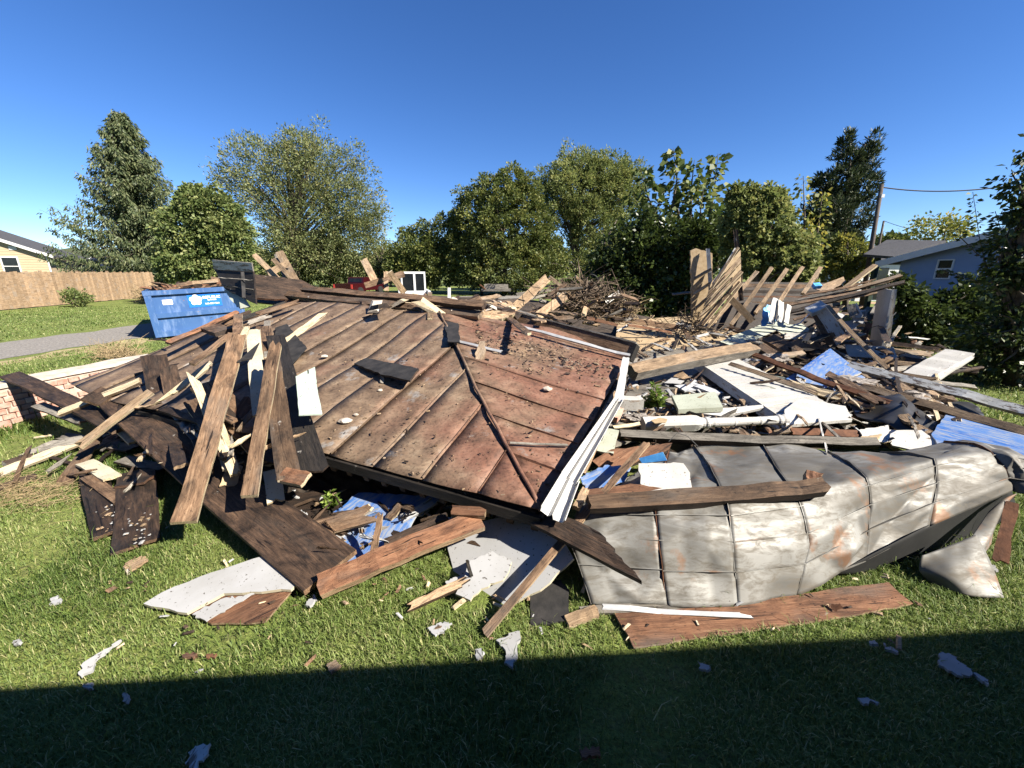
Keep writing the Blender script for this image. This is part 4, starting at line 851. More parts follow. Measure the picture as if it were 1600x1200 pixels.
b_('black_board','charred board lying behind the cream board end',(470,720,.36),(415,700,.42),40,.02,'black','dark',rag=(.03,.03))
sheet('black_plastic','crumpled black plastic bag in the middle of the heap',[(262,640,.50),(300,622,.56),(335,640,.55),(345,690,.36),(310,700,.32),(285,675,.40)],.02,'tarp',rag=.006,cat='plastic',bend=.09)
# left lawn
b_('dark_board','dark flat board on the grass left of the wide plank',(146,738,.06),(174,836,.03),36,.02,'dark','brown',face='u',low=True)
b_('dark_board','longer dark board with plaster specks on the grass',(214,735,.08),(213,856,.03),50,.022,'dark','brown',face='u',low=True,nick=.004)
b_('dark_board','dark board end lying over the plaster specked board',(184,756,.10),(236,748,.12),24,.02,'dark','rusty',face='u')
b_('cream_board','short cream painted board on top of the flat dark board',(132,722,.12),(176,748,.10),22,.02,'cream','pale',face='u')
b_('brown_board','short brown board on top of the flat dark board',(136,746,.09),(188,784,.07),17,.022,'brown','dark',face='u')
b_('stake','brown stake on the grass left of the short cream board',(100,755,.04),(152,682,.16),17,.03,'brown','tan',low=True)
b_('pale_strip','long pale split strip lying on the left lawn',(-20,748,.03),(128,690,.10),14,.03,'pale',rag=(.1,.2),low=True)
b_('dark_strip','dark strip lying below the pale strip on the left lawn',(-10,766,.03),(64,742,.03),12,.025,'dark',rag=(.05,.1),low=True)
b_('wood_chunk','dark wood chunk on the left lawn',(8,728,.05),(52,714,.05),14,.05,'dark','grey',rag=(.02,.02),low=True)
b_('grey_board','grey board on the grass below the brick wall',(30,706,.04),(135,688,.10),20,.025,'grey','dark',rag=(.25,0),low=True)
b_('grey_board','small grey board in the shade below the brick wall',(95,682,.08),(150,690,.08),16,.02,'grey','dark',rag=(.05,0))
b_('grass_lath','thin pale lath on the grass below the brick wall',(52,684,.03),(84,680,.03),3,.01,'pale',low=True)
for i_ in range(2): b_('dark_board', ('dark board in the shade under the wide plank','second dark board in the shade under the wide plank')[i_],(150+40*i_,690+28*i_,.10),(210+50*i_,702+30*i_,.08),22,.02,'grey','dark',face='u')
# centre foreground
b_('joist','reddish sawn joist lying toward the roof corner',(497,918,.10),(752,812,.26),34,.05,'rusty','tan',nick=.004)
b_('brown_board','brown board across the blue sheet under the roof edge',(484,828,.14),(592,800,.20),30,.02,'brown','tan',rag=(.05,.12))
b_('thin_stake','thin stake standing on the joist in the gap',(582,868,.14),(596,800,.34),11,.01,'brown','pale',rag=(.03,.08))
b_('joist_end','broken joist end under the roof corner',(705,800,.30),(760,803,.30),16,.05,'rusty','tan')
b_('dark_batten','dark batten behind the joist',(600,850,.12),(700,806,.22),12,.03,'dark')
sheet('blue_sheet','dirty blue plastic sheet under the roof edge',[(505,860,.06),(560,800,.10),(650,800,.12),(640,850,.10),(545,890,.05)],.012,'foam','plaster',.01,'sheet',low=True,bend=.03)
sheet('blue_sheet','blue plastic sheet deep under the roof',[(520,800,.10),(560,770,.14),(690,775,.16),(660,805,.12)],.012,'foam','plaster',.01,'sheet')
sheet('plaster_piece','white plaster piece beside the blue sheet',[(490,845,.07),(545,828,.09),(512,868,.06)],.02,'plaster',None,.005,'plaster',low=True)
sheet('plaster_piece','small white plaster piece under the charred board',[(452,798,.10),(470,797,.11),(480,806,.09),(470,815,.08)],.02,'plaster',None,.006,'plaster')
sheet('mud_floor','muddy floor patch with weeds under the heap',[(440,770,.06),(520,765,.08),(540,810,.05),(470,830,.04)],.03,'dark',None,.015,'dirt',low=True)
sheet('plaster_board','large white plaster board on the left foreground grass',[(224,943,.05),(252,926,.06),(330,897,.07),(428,865,.10),(472,908,.07),(455,924,.06),(350,928,.06),(292,958,.045)],.018,'plaster','cream',.003,'plaster board',low=True)
sheet('plywood_piece','orange brown plywood under the white plaster board',[(292,955,.03),(350,930,.04),(455,926,.04),(415,972,.03),(330,974,.03)],.012,'rusty','tan',.003,'plywood',low=True)
sheet('torn_facing','torn white facing strip on the orange brown plywood',[(300,960,.045),(345,936,.055),(398,928,.055),(372,942,.05),(322,970,.045)],.006,'plaster',None,.004,'paper')
sheet('plaster_sheet','large speckled white plaster sheet below the roof corner',[(698,845,.06),(735,818,.14),(800,806,.22),(872,828,.22),(902,886,.10),(846,926,.05),(792,940,.05),(724,952,.035),(706,936,.035)],.018,'plaster','cream',.003,'plaster board',low=True)
sheet('plaster_sheet','upper broken white plaster sheet stacked on the speckled sheet',[(735,938,.065),(712,928,.07),(735,875,.12),(770,862,.13),(800,880,.11),(790,905,.08),(752,922,.07)],.016,'plaster','cream',.005,'plaster board')
sheet('plaster_sheet','small white plaster sheet tucked behind the speckled sheet',[(696,908,.05),(728,895,.06),(733,903,.05),(700,918,.045)],.02,'plaster','cream',.003,'plaster board',low=True)
b_('rotten_stick','broken rotten stick in front of the plaster sheets',(634,951,.04),(736,905,.10),13,.03,'tan','dark',rag=(.08,.08),low=True)
b_('dark_shard','black shard standing in the plaster sheets',(738,905,.08),(728,872,.20),6,.008,'black',rag=(.03,.06))
b_('long_stake','long thin stake from the grass to the grey beam',(757,993,.02),(1012,690,.62),12,.022,'brown','tan')
b_('charred_board','dark charred board with a jagged end below the roof corner',(838,806,.34),(1018,897,.30),42,.035,'dark','black',rag=(.02,.34),nick=.01)
b_('orange_board','orange board edge under the speckled sheet',(815,925,.03),(858,905,.05),14,.015,'rusty')
sheet('tar_square','black tar paper square on the grass below the roof corner',[(830,912,.04),(876,906,.06),(889,922,.05),(889,972,.02),(828,976,.02)],.01,'tar',None,.003,'paper',low=True)
b_('tan_board','tan board end beside the black square',(885,972,.03),(935,955,.03),20,.02,'tan','pale',low=True)
sheet('plywood_sheet','large orange brown plywood sheet on the near grass',[(960,958,.03),(1120,948,.03),(1290,922,.03),(1388,910,.03),(1427,944,.025),(1290,968,.025),(1120,992,.025),(990,1011,.025)],.012,'rusty','tan',.003,'plywood',low=True)
sheet('bark_scrap','small curled brown scrap on the plywood sheet',[(1298,945,.05),(1312,942,.07),(1318,952,.05),(1304,953,.05)],.004,'rust',None,.003,'scrap')
b_('floor_plank','dirty grey plank under the metal sheet edge',(905,955,.02),(1100,948,.02),14,.02,'grey',low=True)
# white gutter along the right eave
gt = empty('white_gutter', at(880,800,0))
def channel(name, A, B, w0, w1, m, par, dep=.05):
    a, b = V3(A), V3(B); x = b-a; L = x.length; n = (EYE-a.lerp(b,.5)).normalized()*.6+Vector((.3,0,.6)); Mx = frame(a, x, n); prof = [(-.5,0,1),(-.46,-.02,.2),(-.1,-.03,0),(.0,.012,0),(.1,-.03,0),(.46,-.02,.2),(.5,0,1)]; vs = []; N = 10; mb = MB()
    for i in range(N+1):
        t = i/N; wd = w0+(w1-w0)*t
        for y, zz, e in prof: vs.append((L*t + .01*noise.noise(Vector((t*5,y*3,1))), y*wd, zz*.8 + e*dep*.6 + .006*noise.noise(Vector((t*7,y*2,0)))))
    k = len(prof); mb.add(vs, [(i*k+j, (i+1)*k+j, (i+1)*k+j+1, i*k+j+1) for i in range(N) for j in range(k-1)]); o = mb.build(name, m, par, Mx); o.modifiers.new('thickness','SOLIDIFY').thickness = .004; return o
channel('upper_length', (886,752,.50), (968,622,.72), .115, .07, M['whitemetal'], gt); channel('lower_length', (862,806,.42), (890,748,.515), .155, .12, M['whitemetal'], gt)
tag(gt, 'bent white gutter along the roof edge', 'gutter')
b_('gutter_end','bent pale downspout piece at the far end of the gutter',(966,628,.70),(978,560,.86),12,.02,'whitemetal','alu',cat='gutter',nick=.01)
b_('eave_board','tan board behind the white gutter',(905,740,.42),(965,612,.66),16,.02,'tan','brown')
b_('black_gap_board','charred board between the roof edge and the gutter',(930,690,.48),(975,590,.72),16,.02,'black')
# ================================================================ crumpled galvanised roofing at the right
# each column follows one seam from the far edge over the fold and down to the ground
cols = [
 [(1000,740,.30),(955,762,.36),(905,790,.36),(893,850,.20),(925,945,.02)],
 [(1045,705,.34),(1035,740,.40),(1024,790,.42),(1030,860,.26),(1042,946,.02)],
 [(1085,698,.36),(1110,730,.42),(1137,790,.45),(1144,862,.27),(1150,946,.02)],
 [(1190,692,.38),(1215,735,.44),(1243,775,.45),(1262,850,.25),(1240,930,.02)],
 [(1290,705,.40),(1325,722,.48),(1352,748,.49),(1357,800,.33),(1348,876,.10)],
 [(1375,708,.42),(1420,710,.52),(1458,718,.54),(1460,765,.41),(1448,822,.24)],
 [(1475,690,.44),(1520,694,.54),(1545,706,.56),(1570,735,.48),(1582,765,.36)],
 [(1520,688,.44),(1575,698,.54),(1605,715,.56),(1612,740,.48),(1608,770,.38)]]
CW = [[V3(p) for p in c] for c in cols]
def catmull(p, t):
    n = len(p)-1; i = min(int(t), n-1); u = t-i; p0, p1, p2, p3 = p[max(i-1,0)], p[i], p[i+1], p[min(i+2,n)]
    return .5*((2*p1)+(p2-p0)*u+(2*p0-5*p1+4*p2-p3)*u*u+(3*p1-p0-3*p2+p3)*u*u*u)
def fold(p, t):
    i = min(int(t), len(p)-2); lin = p[i].lerp(p[i+1], t-i); return lin.lerp(catmull(p, t), .28)
def facet(H, x, y):
    i, j = min(int(x), len(H[0])-2), min(int(y), len(H)-2); u, v = x-i, y-j; a, b, c_, d = H[j][i], H[j][i+1], H[j+1][i], H[j+1][i+1]
    if (i+j) % 2: return a+(b-a)*u+(c_-a)*v if u+v < 1 else d+(c_-d)*(1-u)+(b-d)*(1-v)
    return a+(b-a)*u+(d-b)*v if u > v else a+(d-c_)*u+(c_-a)*v
tin = empty('crumpled_metal_roofing', at(1150,946,0))
rows_h = [random.Random(q*17+3).choice((-1,1))*random.Random(q*5+1).uniform(.004,.014) for q in range(9)]
for c in range(len(CW)-1):
    nu, nv = 18, 48; vs = []; r = random.Random(c+5); creases = [(r.uniform(.15,.95), r.uniform(-.35,.35), r.uniform(.010,.024)*r.choice((-1,1))) for _ in range(0)]; NC, NR = 3, 8; HC = [(lambda rv: [rv*.35 if q in (0,NC) else rv + r.gauss(0,.0145) for q in range(NC+1)])(rows_h[_] + r.gauss(0,.004)) for _ in range(NR+1)]; laps = [.55+r.uniform(-.03,.03), .70+r.uniform(-.03,.03), .86+r.uniform(-.03,.03)]
    for j in range(nv+1):
        t = j/nv*4; a = fold(CW[c], t); b = fold(CW[c+1], t); nn = (catmull(CW[c], min(4,t+.1))-catmull(CW[c], max(0,t-.1))).cross(b-a).normalized(); nn = nn if nn.dot(EYE-a) > 0 else -nn
        for i in range(nu+1):
            u = i/nu; p = a.lerp(b, u); s = math.sin(math.pi*u); h = .004*s**.5 + facet(HC, u*NC, j/nv*NR)
            for (t0, sl, am) in creases:
                dd_ = abs((j/nv - t0) - sl*(u-.5)); h += am*max(0, 1-dd_/.022)*s**.5
            h += sum(.006 for t0 in laps if j/nv > t0)
            vs.append(p + nn*h)
    fs = []
    for j in range(nv):
        for i in range(nu):
            q00 = j*(nu+1)+i; q10, q01, q11 = q00+1, q00+nu+1, q00+nu+2
            fs += [(q00,q10,q01),(q10,q11,q01)] if (i//6 + j//6) % 2 else [(q00,q10,q11),(q00,q11,q01)]
    mb = MB().add(vs, fs)
    o = mb.build('metal_pan', M['tin'], tin); o.modifiers.new('thickness','SOLIDIFY').thickness = .003
    for pol in o.data.polygons: pol.use_smooth = True
for c in range(0, len(CW)-1):
    pts = [fold(CW[c], j/28*4) for j in range(29)]; vs = []; side = (CW[c+1][2]-CW[c][2]).normalized()
    for j, p in enumerate(pts):
        tg = pts[min(28,j+1)]-pts[max(0,j-1)]; nn = tg.cross(side).normalized(); nn = nn if nn.dot(EYE-p) > 0 else -nn; h = .013+.009*noise.noise(p*9+Vector((c,0,0))); ln = .010*noise.noise(p*6)
        vs += [p-side*.0025-nn*.01, p-side*.002+side*ln+nn*h, p+side*.002+side*ln+nn*h, p+side*.0025-nn*.01]
    MB().add(vs, [(4*i+j, 4*i+4+j, 4*i+4+(j+1)%4, 4*i+(j+1)%4) for i in range(28) for j in range(4)]).build('seam', M['rust'] if c in (1,6) else M['tin'], tin)
for t0 in (.56, .70, .84):
    for c in range(len(CW)-1):
        pts = []
        for i in range(9):
            u = i/8; a, b = fold(CW[c], t0*4), fold(CW[c+1], t0*4); p = a.lerp(b, u); tg = fold(CW[c], min(4,t0*4+.1))-fold(CW[c], t0*4-.1); nn = tg.cross(b-a).normalized(); nn = nn if nn.dot(EYE-p) > 0 else -nn
            pts.append((p, nn, tg.normalized()))
        vs = []
        for p, nn, tg in pts: vs += [p-tg*.004+nn*.004, p-tg*.002+nn*.019, p+tg*.002+nn*.019, p+tg*.003+nn*.004]
        MB().add(vs, [(4*i+j, 4*i+4+j, 4*i+4+(j+1)%4, 4*i+(j+1)%4) for i in range(8) for j in range(4)]).build('cross_seam', M['tin'], tin)
tag(tin, 'crumpled galvanised standing seam roofing folded on the grass', 'metal sheet')
def bent(name, label, grid, m, nu=8, nv=8, amp=.02, fr_=3.0, parent=None, cat='metal sheet'):
    G = [[V3(p) for p in row] for row in grid]; R_ = len(G)-1; C_ = len(G[0])-1; vs = []; NU, NV = nu*C_, nv*R_
    for j in range(NV+1):
        for i in range(NU+1):
            colp = [catmull(row, i/nu) for row in G]; p = catmull(colp, j/nv); s = math.sin(math.pi*i/NU)*math.sin(math.pi*j/NV)
            vs.append(p + (EYE-p).normalized()*(amp*noise.noise(p*fr_)*(.4+s) + amp*.5*abs(noise.noise(p*fr_*2.3))))
    o = MB().add(vs, [(j*(NU+1)+i, j*(NU+1)+i+1, (j+1)*(NU+1)+i+1, (j+1)*(NU+1)+i) for j in range(NV) for i in range(NU)]).build(name, M[m], parent, smooth=True)
    o.modifiers.new('thickness','SOLIDIFY').thickness = .003
    if parent is None: tag(o, label, cat)
    return o
bent('metal_flap','torn metal flap resting on the grass at the right',[[(1440,868,.14),(1490,850,.20),(1525,835,.24)],[(1436,890,.07),(1490,895,.12),(1548,880,.15)],[(1450,908,.02),(1510,930,.03),(1568,934,.03)]],'tin',8,8,.035,4)
bent('shade_backing','backing under the folded metal roofing with overhang shade painted black',[[(1300,898,.06),(1400,846,.20),(1480,806,.28),(1580,764,.36)],[(1360,896,-.01),(1440,872,-.01),(1510,845,.0),(1590,800,.05)]],'shadeblack',6,6,.01,4)  # added sheet; the shade of the overhang is put into its colour
bent('metal_fold','narrow folded metal strip below the shade painted backing',[[(1545,800,.28),(1568,780,.34),(1590,770,.36)],[(1510,850,.18),(1545,842,.2),(1560,800,.28)],[(1500,868,.14),(1530,870,.12),(1548,850,.16)]],'tin',6,6,.02,5)
b_('rusty_strap','perforated rusty strap hanging from the metal roofing',(1562,880,.10),(1582,785,.34),16,.01,'rust',cat='strap',rag=(.02,0),nick=.01)
b_('metal_lip','bent metal lip curling under the metal roofing',(940,948,.035),(1180,962,.05),9,.012,'alu','tin',cat='strip',rag=(.02,.1),nick=.008)
b_('beam','long dark brown beam lying across the metal roofing',(918,788,.44),(1290,762,.52),27,.06,'brown','dark',rag=(.03,.05),nick=.006)
b_('block','short rusty block on top of the long brown beam',(1256,745,.54),(1284,753,.53),20,.07,'rusty','tan',cat='block')
b_('jagged_board','split jagged board behind the long brown beam',(895,776,.40),(1040,758,.44),16,.02,'rusty','tan',rag=(.03,.22))
b_('brown_stub','short brown stub under the white gutter',(900,795,.40),(915,765,.44),12,.03,'tan')
# ================================================================ porch: turned post, beam, siding
def post():
    a, b = at(1004,664,.40), at(1228,656,.42); x = b-a; L = x.length; root = empty('turned_porch_post', a); Mx = frame(a, x, Vector((0,-.45,1)))
    s = .063; mb = MB(); sq = L*.40
    prof = [(0,s,1),(sq*.86,s,1),(sq*.93,s*.97,.75),(sq,s*.82,0)]
    def ring(xx, r, q):
        out = []
        for k in range(16):
            an = 2*math.pi*k/16+math.pi/16; c_, s_ = math.cos(an), math.sin(an); m_ = max(abs(c_), abs(s_)); rr = r*((1-q)+q/m_); out.append((xx, c_*rr, s_*rr))
        return out
    def lathe(n, prof, m):
        mb = MB(); vs = [v for p in prof for v in ring(*p)]; k = 16
        fs = [(i*k+j, i*k+(j+1)%k, (i+1)*k+(j+1)%k, (i+1)*k+j) for i in range(len(prof)-1) for j in range(k)] + [tuple(range(k-1,-1,-1)), tuple((len(prof)-1)*k+j for j in range(k))]
        return mb.add(vs, fs).build(n, m, root, Mx)
    lathe('square_base', prof, M['white']); q = sq
    tp_ = [(sq,.8,0),(sq+.02,.84,0),(sq+.03,.70,0),(sq+.045,.86,0),(sq+.065,.88,0),(sq+.08,.66,0),(sq+.10,.64,0),(sq+.12,.70,0),(L*.62,.66,0),(L*.63,.71,0),(L*.64,.65,0),(L*.80,.60,0),(L*.81,.67,0),(L*.825,.61,0),(L*.93,.68,0),(L*.94,.82,0),(L*.955,.86,0),(L*.965,.70,0),(L*.98,.82,0),(L,.88,0)]
    o = lathe('turned_shaft', [(x_, r_*s, q_) for x_, r_, q_ in tp_], M['white'])
    tag(root, 'white turned porch post lying on its side', 'post')
post()
sheet('bark_chip','orange bark chip on the square end of the porch post',[(1018,656,.475),(1032,652,.48),(1043,655,.48),(1040,660,.475),(1022,661,.47)],.006,'osb',None,.003,'chip')
b_('grey_beam','long weathered grey beam in front of the porch post',(968,680,.42),(1372,692,.44),15,.06,'grey','dark',nick=.004)
sdp = empty('white_siding_panel', at(1230,660,0)); SA, SB, SC, SD = at(1088,566,.46), at(1150,560,.50), at(1332,650,.40), at(1232,664,.36)
for i in range(17):
    t0, t1 = i/17, (i+.965)/17; q = [SA.lerp(SD,t0), SB.lerp(SC,t0), SB.lerp(SC,t1), SA.lerp(SD,t1)]; n = (q[1]-q[0]).cross(q[3]-q[0]).normalized(); n = n if n.z > 0 else -n
    prism([q[0]+n*.006, q[1]+n*.006, q[2]+n*.013, q[3]+n*.013], -n*.012).build('clapboard', M['white'], sdp)
n = Vector((0,0,1)); prism([SA-n*.006, SB-n*.006, SC-n*.02, SD-n*.02], -n*.03).build('backing', M['brown'], sdp)
mx = frame(SA-Vector((0,0,.03)), SD-SA, Vector((-.6,-1,.2))); MB().box((0,-.06,-.012),((SD-SA).length,.05,.02)).build('edge_board', M['whitepeel'], sdp, mx)
tag(sdp, 'white clapboard siding panel lying beside the porch post', 'siding')
sheet('painted_sheet','flat white painted panel at the end of the porch post',[(1226,640,.44),(1250,622,.47),(1322,632,.46),(1332,655,.41),(1228,666,.39)],.03,'white','whitepeel',.002,'panel')
b_('square_post','thick tan square post lying across the floor deck',(986,582,.50),(1178,545,.62),22,.13,'tan','grey',nick=.004,rag=(.02,.02))
b_('white_post_end','short white painted block beside the gutter',(952,628,.50),(1004,630,.50),22,.11,'white','whitepeel',cat='block',face='u')
b_('brick_piece','red brick under the white painted block',(958,655,.42),(968,640,.46),14,.06,'brick',cat='brick')
sheet('marble_slab','pale veined stone slab beside the porch post',[(1050,618,.42),(1118,612,.44),(1130,636,.42),(1060,640,.40)],.05,'sage',None,.0,'slab')
sheet('white_step','white painted step board under the stone slab',[(1062,642,.36),(1128,638,.38),(1230,634,.38),(1130,650,.34)],.03,'white',None,.0,'board')
# floor deck
dk = empty('floor_deck', at(1080,560,0)); d0, d1, d2, d3 = at(965,500,.32), at(1150,490,.32), at(1215,560,.30), at(960,680,.26)
d3, d2 = at(945,700,.26), at(1190,640,.26)
for i in range(16):
    t0, t1 = i/16+.0015, (i+1)/16-.0015; q = [d0.lerp(d3,t0), d1.lerp(d2,t0), d1.lerp(d2,t1), d0.lerp(d3,t1)]; z_ = random.uniform(-.004,.004)
    prism([p+Vector((0,0,z_)) for p in q], Vector((0,0,-.025))).build('floorboard', M['osb'] if i < 9 else M['grey'], dk)
prism([p-Vector((0,0,.04)) for p in (d0,d1,d2,d3)], Vector((0,0,-.24))).build('joist_frame', M['dark'], dk)
tag(dk, 'tan floor deck of the demolished house strewn with scraps', 'floor')
for i_, (x_, y_, s_, m_, lab) in enumerate([(1075,605,1,'paper','grey magazine on the floor deck'),(1090,598,.9,'paper','open magazine beside the plant'),(1107,608,1.1,'paper','stack of white papers on the floor deck')]):
    c = at(x_,y_,.34); k = .13*s_; a = .3+.9*i_; u = Vector((math.cos(a),math.sin(a),.05*i_))*k; v = Vector((-math.sin(a),math.cos(a),.1))*k*.75; sheet('magazine',lab,[c-u-v,c+u-v,c+u+v,c-u+v],.02+.02*i_,m_,'plaster',cat='magazine')
sheet('cardboard','folded orange cardboard on the floor deck',[(1052,588,.36),(1065,578,.44),(1078,590,.36),(1068,592,.34)],.006,'tan',None,.002,'cardboard')
sheet('white_scrap','white paper board beside the orange cardboard',[(1038,598,.33),(1052,588,.34),(1070,594,.34),(1062,600,.33)],.008,'plaster',None,.003,'paper')
def weed(name, label, x_, y_, z_, h, n, ls):
    c = at(x_, y_, z_); root = empty(name, c); tb = MB(); P = []; D = []; S = []
    for k in range(n):
        an = random.uniform(0,6.28); o = Vector((math.cos(an)*.25, math.sin(an)*.25, 1)).normalized(); L = h*random.uniform(.5,1.05); tb.tube([c, c+o*L*.5, c+o*L+Vector((o.x*.05,o.y*.05,0))], [.005,.004,.002], 4, cap=False)
        for q in range(int(26*L/h)): t = random.uniform(.15,1); a2 = random.uniform(0,6.28); P.append(c+o*L*t); D.append(Vector((math.cos(a2),math.sin(a2),.35))); S.append(ls*random.uniform(.6,1.2)*(1.15-t*.5))
    P, D, S = np.array([tuple(p) for p in P]), np.array([tuple(p) for p in D]), np.array(S); V, F = leaves(P, D, S, .4, .3); tb.build('stem', M['bark'], root); link('leaves', crown_mesh('leaves', V, F), [L_['weed']], root); return tag(root, label, 'weed')
weed('weed_plant','bright green weed growing through the floor deck',1028,642,.30,.32,8,.10)
weed('weed_plant','small green weed in the hole under the roof edge',518,796,.06,.14,6,.07)
weed('weed_plant','low green weed beside the white painted block',1012,640,.30,.15,6,.07)
# ================================================================ debris along the ridge and behind it
b_('ridge_beam','long upper brown beam along the roof ridge',(450,449,1.50),(757,478,1.34),13,.06,'brown','dark',nick=.006)
b_('ridge_beam','long lower brown beam along the roof ridge',(445,460,1.40),(752,493,1.22),14,.06,'brown','tan',nick=.006)
b_('ridge_board','dark board in shade under the ridge beams',(400,468,1.30),(748,500,1.12),16,.03,'black',nick=.005)
b_('ridge_stake','short tan stake standing against the ridge beams',(672,497,1.20),(672,456,1.46),7,.02,'tan','pale',rag=(0,.03))
sheet('boarded_panel','upturned black boarded panel behind the roof',[atY(334,420,6.9),atY(395,423,6.6),atY(398,474,6.2),atY(372,462,6.4),atY(352,452,6.6)],.03,'black','dark',.004,'panel')
sheet('grey_strip','weathered grey strip along the top of the black boarded panel',[atY(331,406,6.8),atY(393,411,6.5),atY(396,424,6.55),atY(333,421,6.85)],.02,'greypaint','grey',.002,'strip')
for i_ in range(2): b_('panel_joint',('upper pale joint across the black boarded panel','lower pale joint across the black boarded panel')[i_],atY(340+6*i_,433+12*i_,6.6),atY(396,438+14*i_,6.3),1.6,.012,'grey',cat='joint')
b_('panel_cleat','black upright cleat on the boarded panel',atY(381,466,6.2),atY(379,425,6.5),5,.02,'tar',cat='cleat')
sheet('green_board','sage green board below the black boarded panel',[atY(350,452,6.7),atY(376,455,6.6),atY(390,478,6.3),atY(374,482,6.3),atY(360,468,6.5)],.015,'sage','grey',.004,'board')
sheet('red_roof_back','dark red boarded back slope behind the ridge',[atY(396,428,6.9),atY(470,437,7.2),atY(560,448,6.9),atY(450,468,6.7),atY(392,476,6.5)],.03,'dark','rusty',.004,'roof piece')
b_('red_edge_strip','long red metal edge strip along the far roof edge',(262,536,.95),(372,487,1.22),8,.03,'rusty','dark',cat='strip')
b_('roof_splinter','dark splinter board on the far roof edge',(232,530,.92),(266,532,.94),4,.012,'dark',rag=(.15,0))
for i_, (x0,y0,x1,y1) in enumerate([(330,512,395,486),(350,508,440,478),(372,500,452,472),(385,506,425,492),(400,492,470,470)]):
    b_('shingle_strip', 'dark torn shingle strip along the far upper roof edge', PL.hit(x0,y0,.04+.02*i_), PL.hit(x1,y1,.05+.02*i_), 9, .015, ('dark','brown','black','grey','brown')[i_], 'brown', rag=(.06,.1), nick=.01, group='torn shingle strips along the roof edge')
# sticks rising behind the ridge
def stick(lab, x0,y0,x1,y1,Y,w_,m='tan',e='pale',th=.04,rag=(0,.05),name='stud',Yb=None):
    return board(name, lab, atY(x0,y0,Y), atY(x1,y1,Yb or Y+.4), w_, th, m, e, 'c', rag)
stick('tan stud leaning up behind the black boarded panel, leftmost',437,438,397,398,9.6,8)
stick('tan stud leaning up right of the first behind the black panel',462,442,426,404,9.2,7)
stick('upright tan stud crossing behind the dumpster load',462,440,436,393,10.2,12,'tan','brown')
stick('short tan cross piece nailed over the upright studs',418,428,452,409,9.9,10)
stick('thin grey stud behind the crossed tan studs',446,438,430,396,10.4,5,'grey')
stick('lone tan stud standing right of the red pickup',586,440,568,405,11,11,'tan','pale')
stick('brown plank sloping down left of the white loader',570,446,632,428,10.6,9,'brown','tan')
stick('tan plank leaning down in front of the white loader',608,425,632,458,9.6,10,'tan','pale')
stick('short upright stud left of the white loader',604,455,603,424,10.3,7,'tan','pale')
stick('brown cross plank in front of the loader window',598,438,628,426,10,6,'brown')
stick('small white upright offcut on the ridge right of the loader',702,466,702,450,7.4,5,'white','white',.02,(0,0),'offcut')
for i_, (x0,y0,x1,y1,m_) in enumerate([(275,446,310,440,'brown'),(300,442,342,438,'tan'),(315,444,346,441,'rusty'),(285,448,345,444,'dark')]):
    stick(('dark brown board lying on the dumpster load','tan board curling over the dumpster rim','reddish board on top of the dumpster load','thin dark board along the dumpster rim')[i_],x0,y0,x1,y1,tl.y+.6+.15*i_,5,m_,'brown',.02,(.03,.06),'load_board')
dq = [atY(236,456,tl.y+.3), atY(346,449,tl.y+.3)]
crumbs('dumpster_load','mixed broken wood filling the blue dumpster',260, lambda: ((dm.matrix_world @ Vector((random.uniform(.1,DW-.1), random.uniform(.45,DL-.3), DH-.12+random.uniform(0,.12)))), Vector((random.gauss(0,.5),random.gauss(0,.5),1)).normalized()), .03,.08,['brown','tan','dark','rusty'],.25,2.4)
crumbs('ridge_litter','broken wood and plaster scraps along the ridge',420, lambda: (lambda x: (at(x, 470+(x-560)*.055+random.gauss(0,4), 1.27-.0004*(x-560)+random.uniform(-.03,.05)), Vector((random.gauss(0,.4),random.gauss(0,.4),1)).normalized()))(random.uniform(560,800)), .015,.06,['tan','pale','brown','mortar','dark'],.3,2.2)
b_('split_board','pale broken board ends at the right end of the ridge',(752,492,1.18),(805,500,1.12),22,.06,'tan','pale',rag=(.02,.25),nick=.02)
b_('split_board','long split tan board behind the box beam',(770,478,1.18),(880,515,1.02),14,.05,'tan','pale',rag=(.03,.2),nick=.015)
bx = empty('box_beam', at(870,560,0)); ba, bb = at(748,492,1.12), at(986,560,.80)
mx = frame(ba, bb-ba, Vector((.35,-1,.15))); BL_ = (bb-ba).length
MB().box((0,-.01,-.04),(BL_,.17,.04)).build('face_board', M['brown'], bx, mx); MB().box((.0,.17,-.10),(BL_,.19,.05)).build('top_board', M['grey'], bx, mx); MB().box((BL_-.02,-.03,-.06),(BL_+.02,.168,.05)).build('end_cap', M['black'], bx, mx)
tag(bx, 'long dark box beam with grey top on the upper roof', 'beam')
sheet('white_flake','white paint flake on the dark box beam',[(808,500,1.06),(838,502,1.04),(832,507,1.02),(814,506,1.03)],.006,'white',None,.003,'flake')
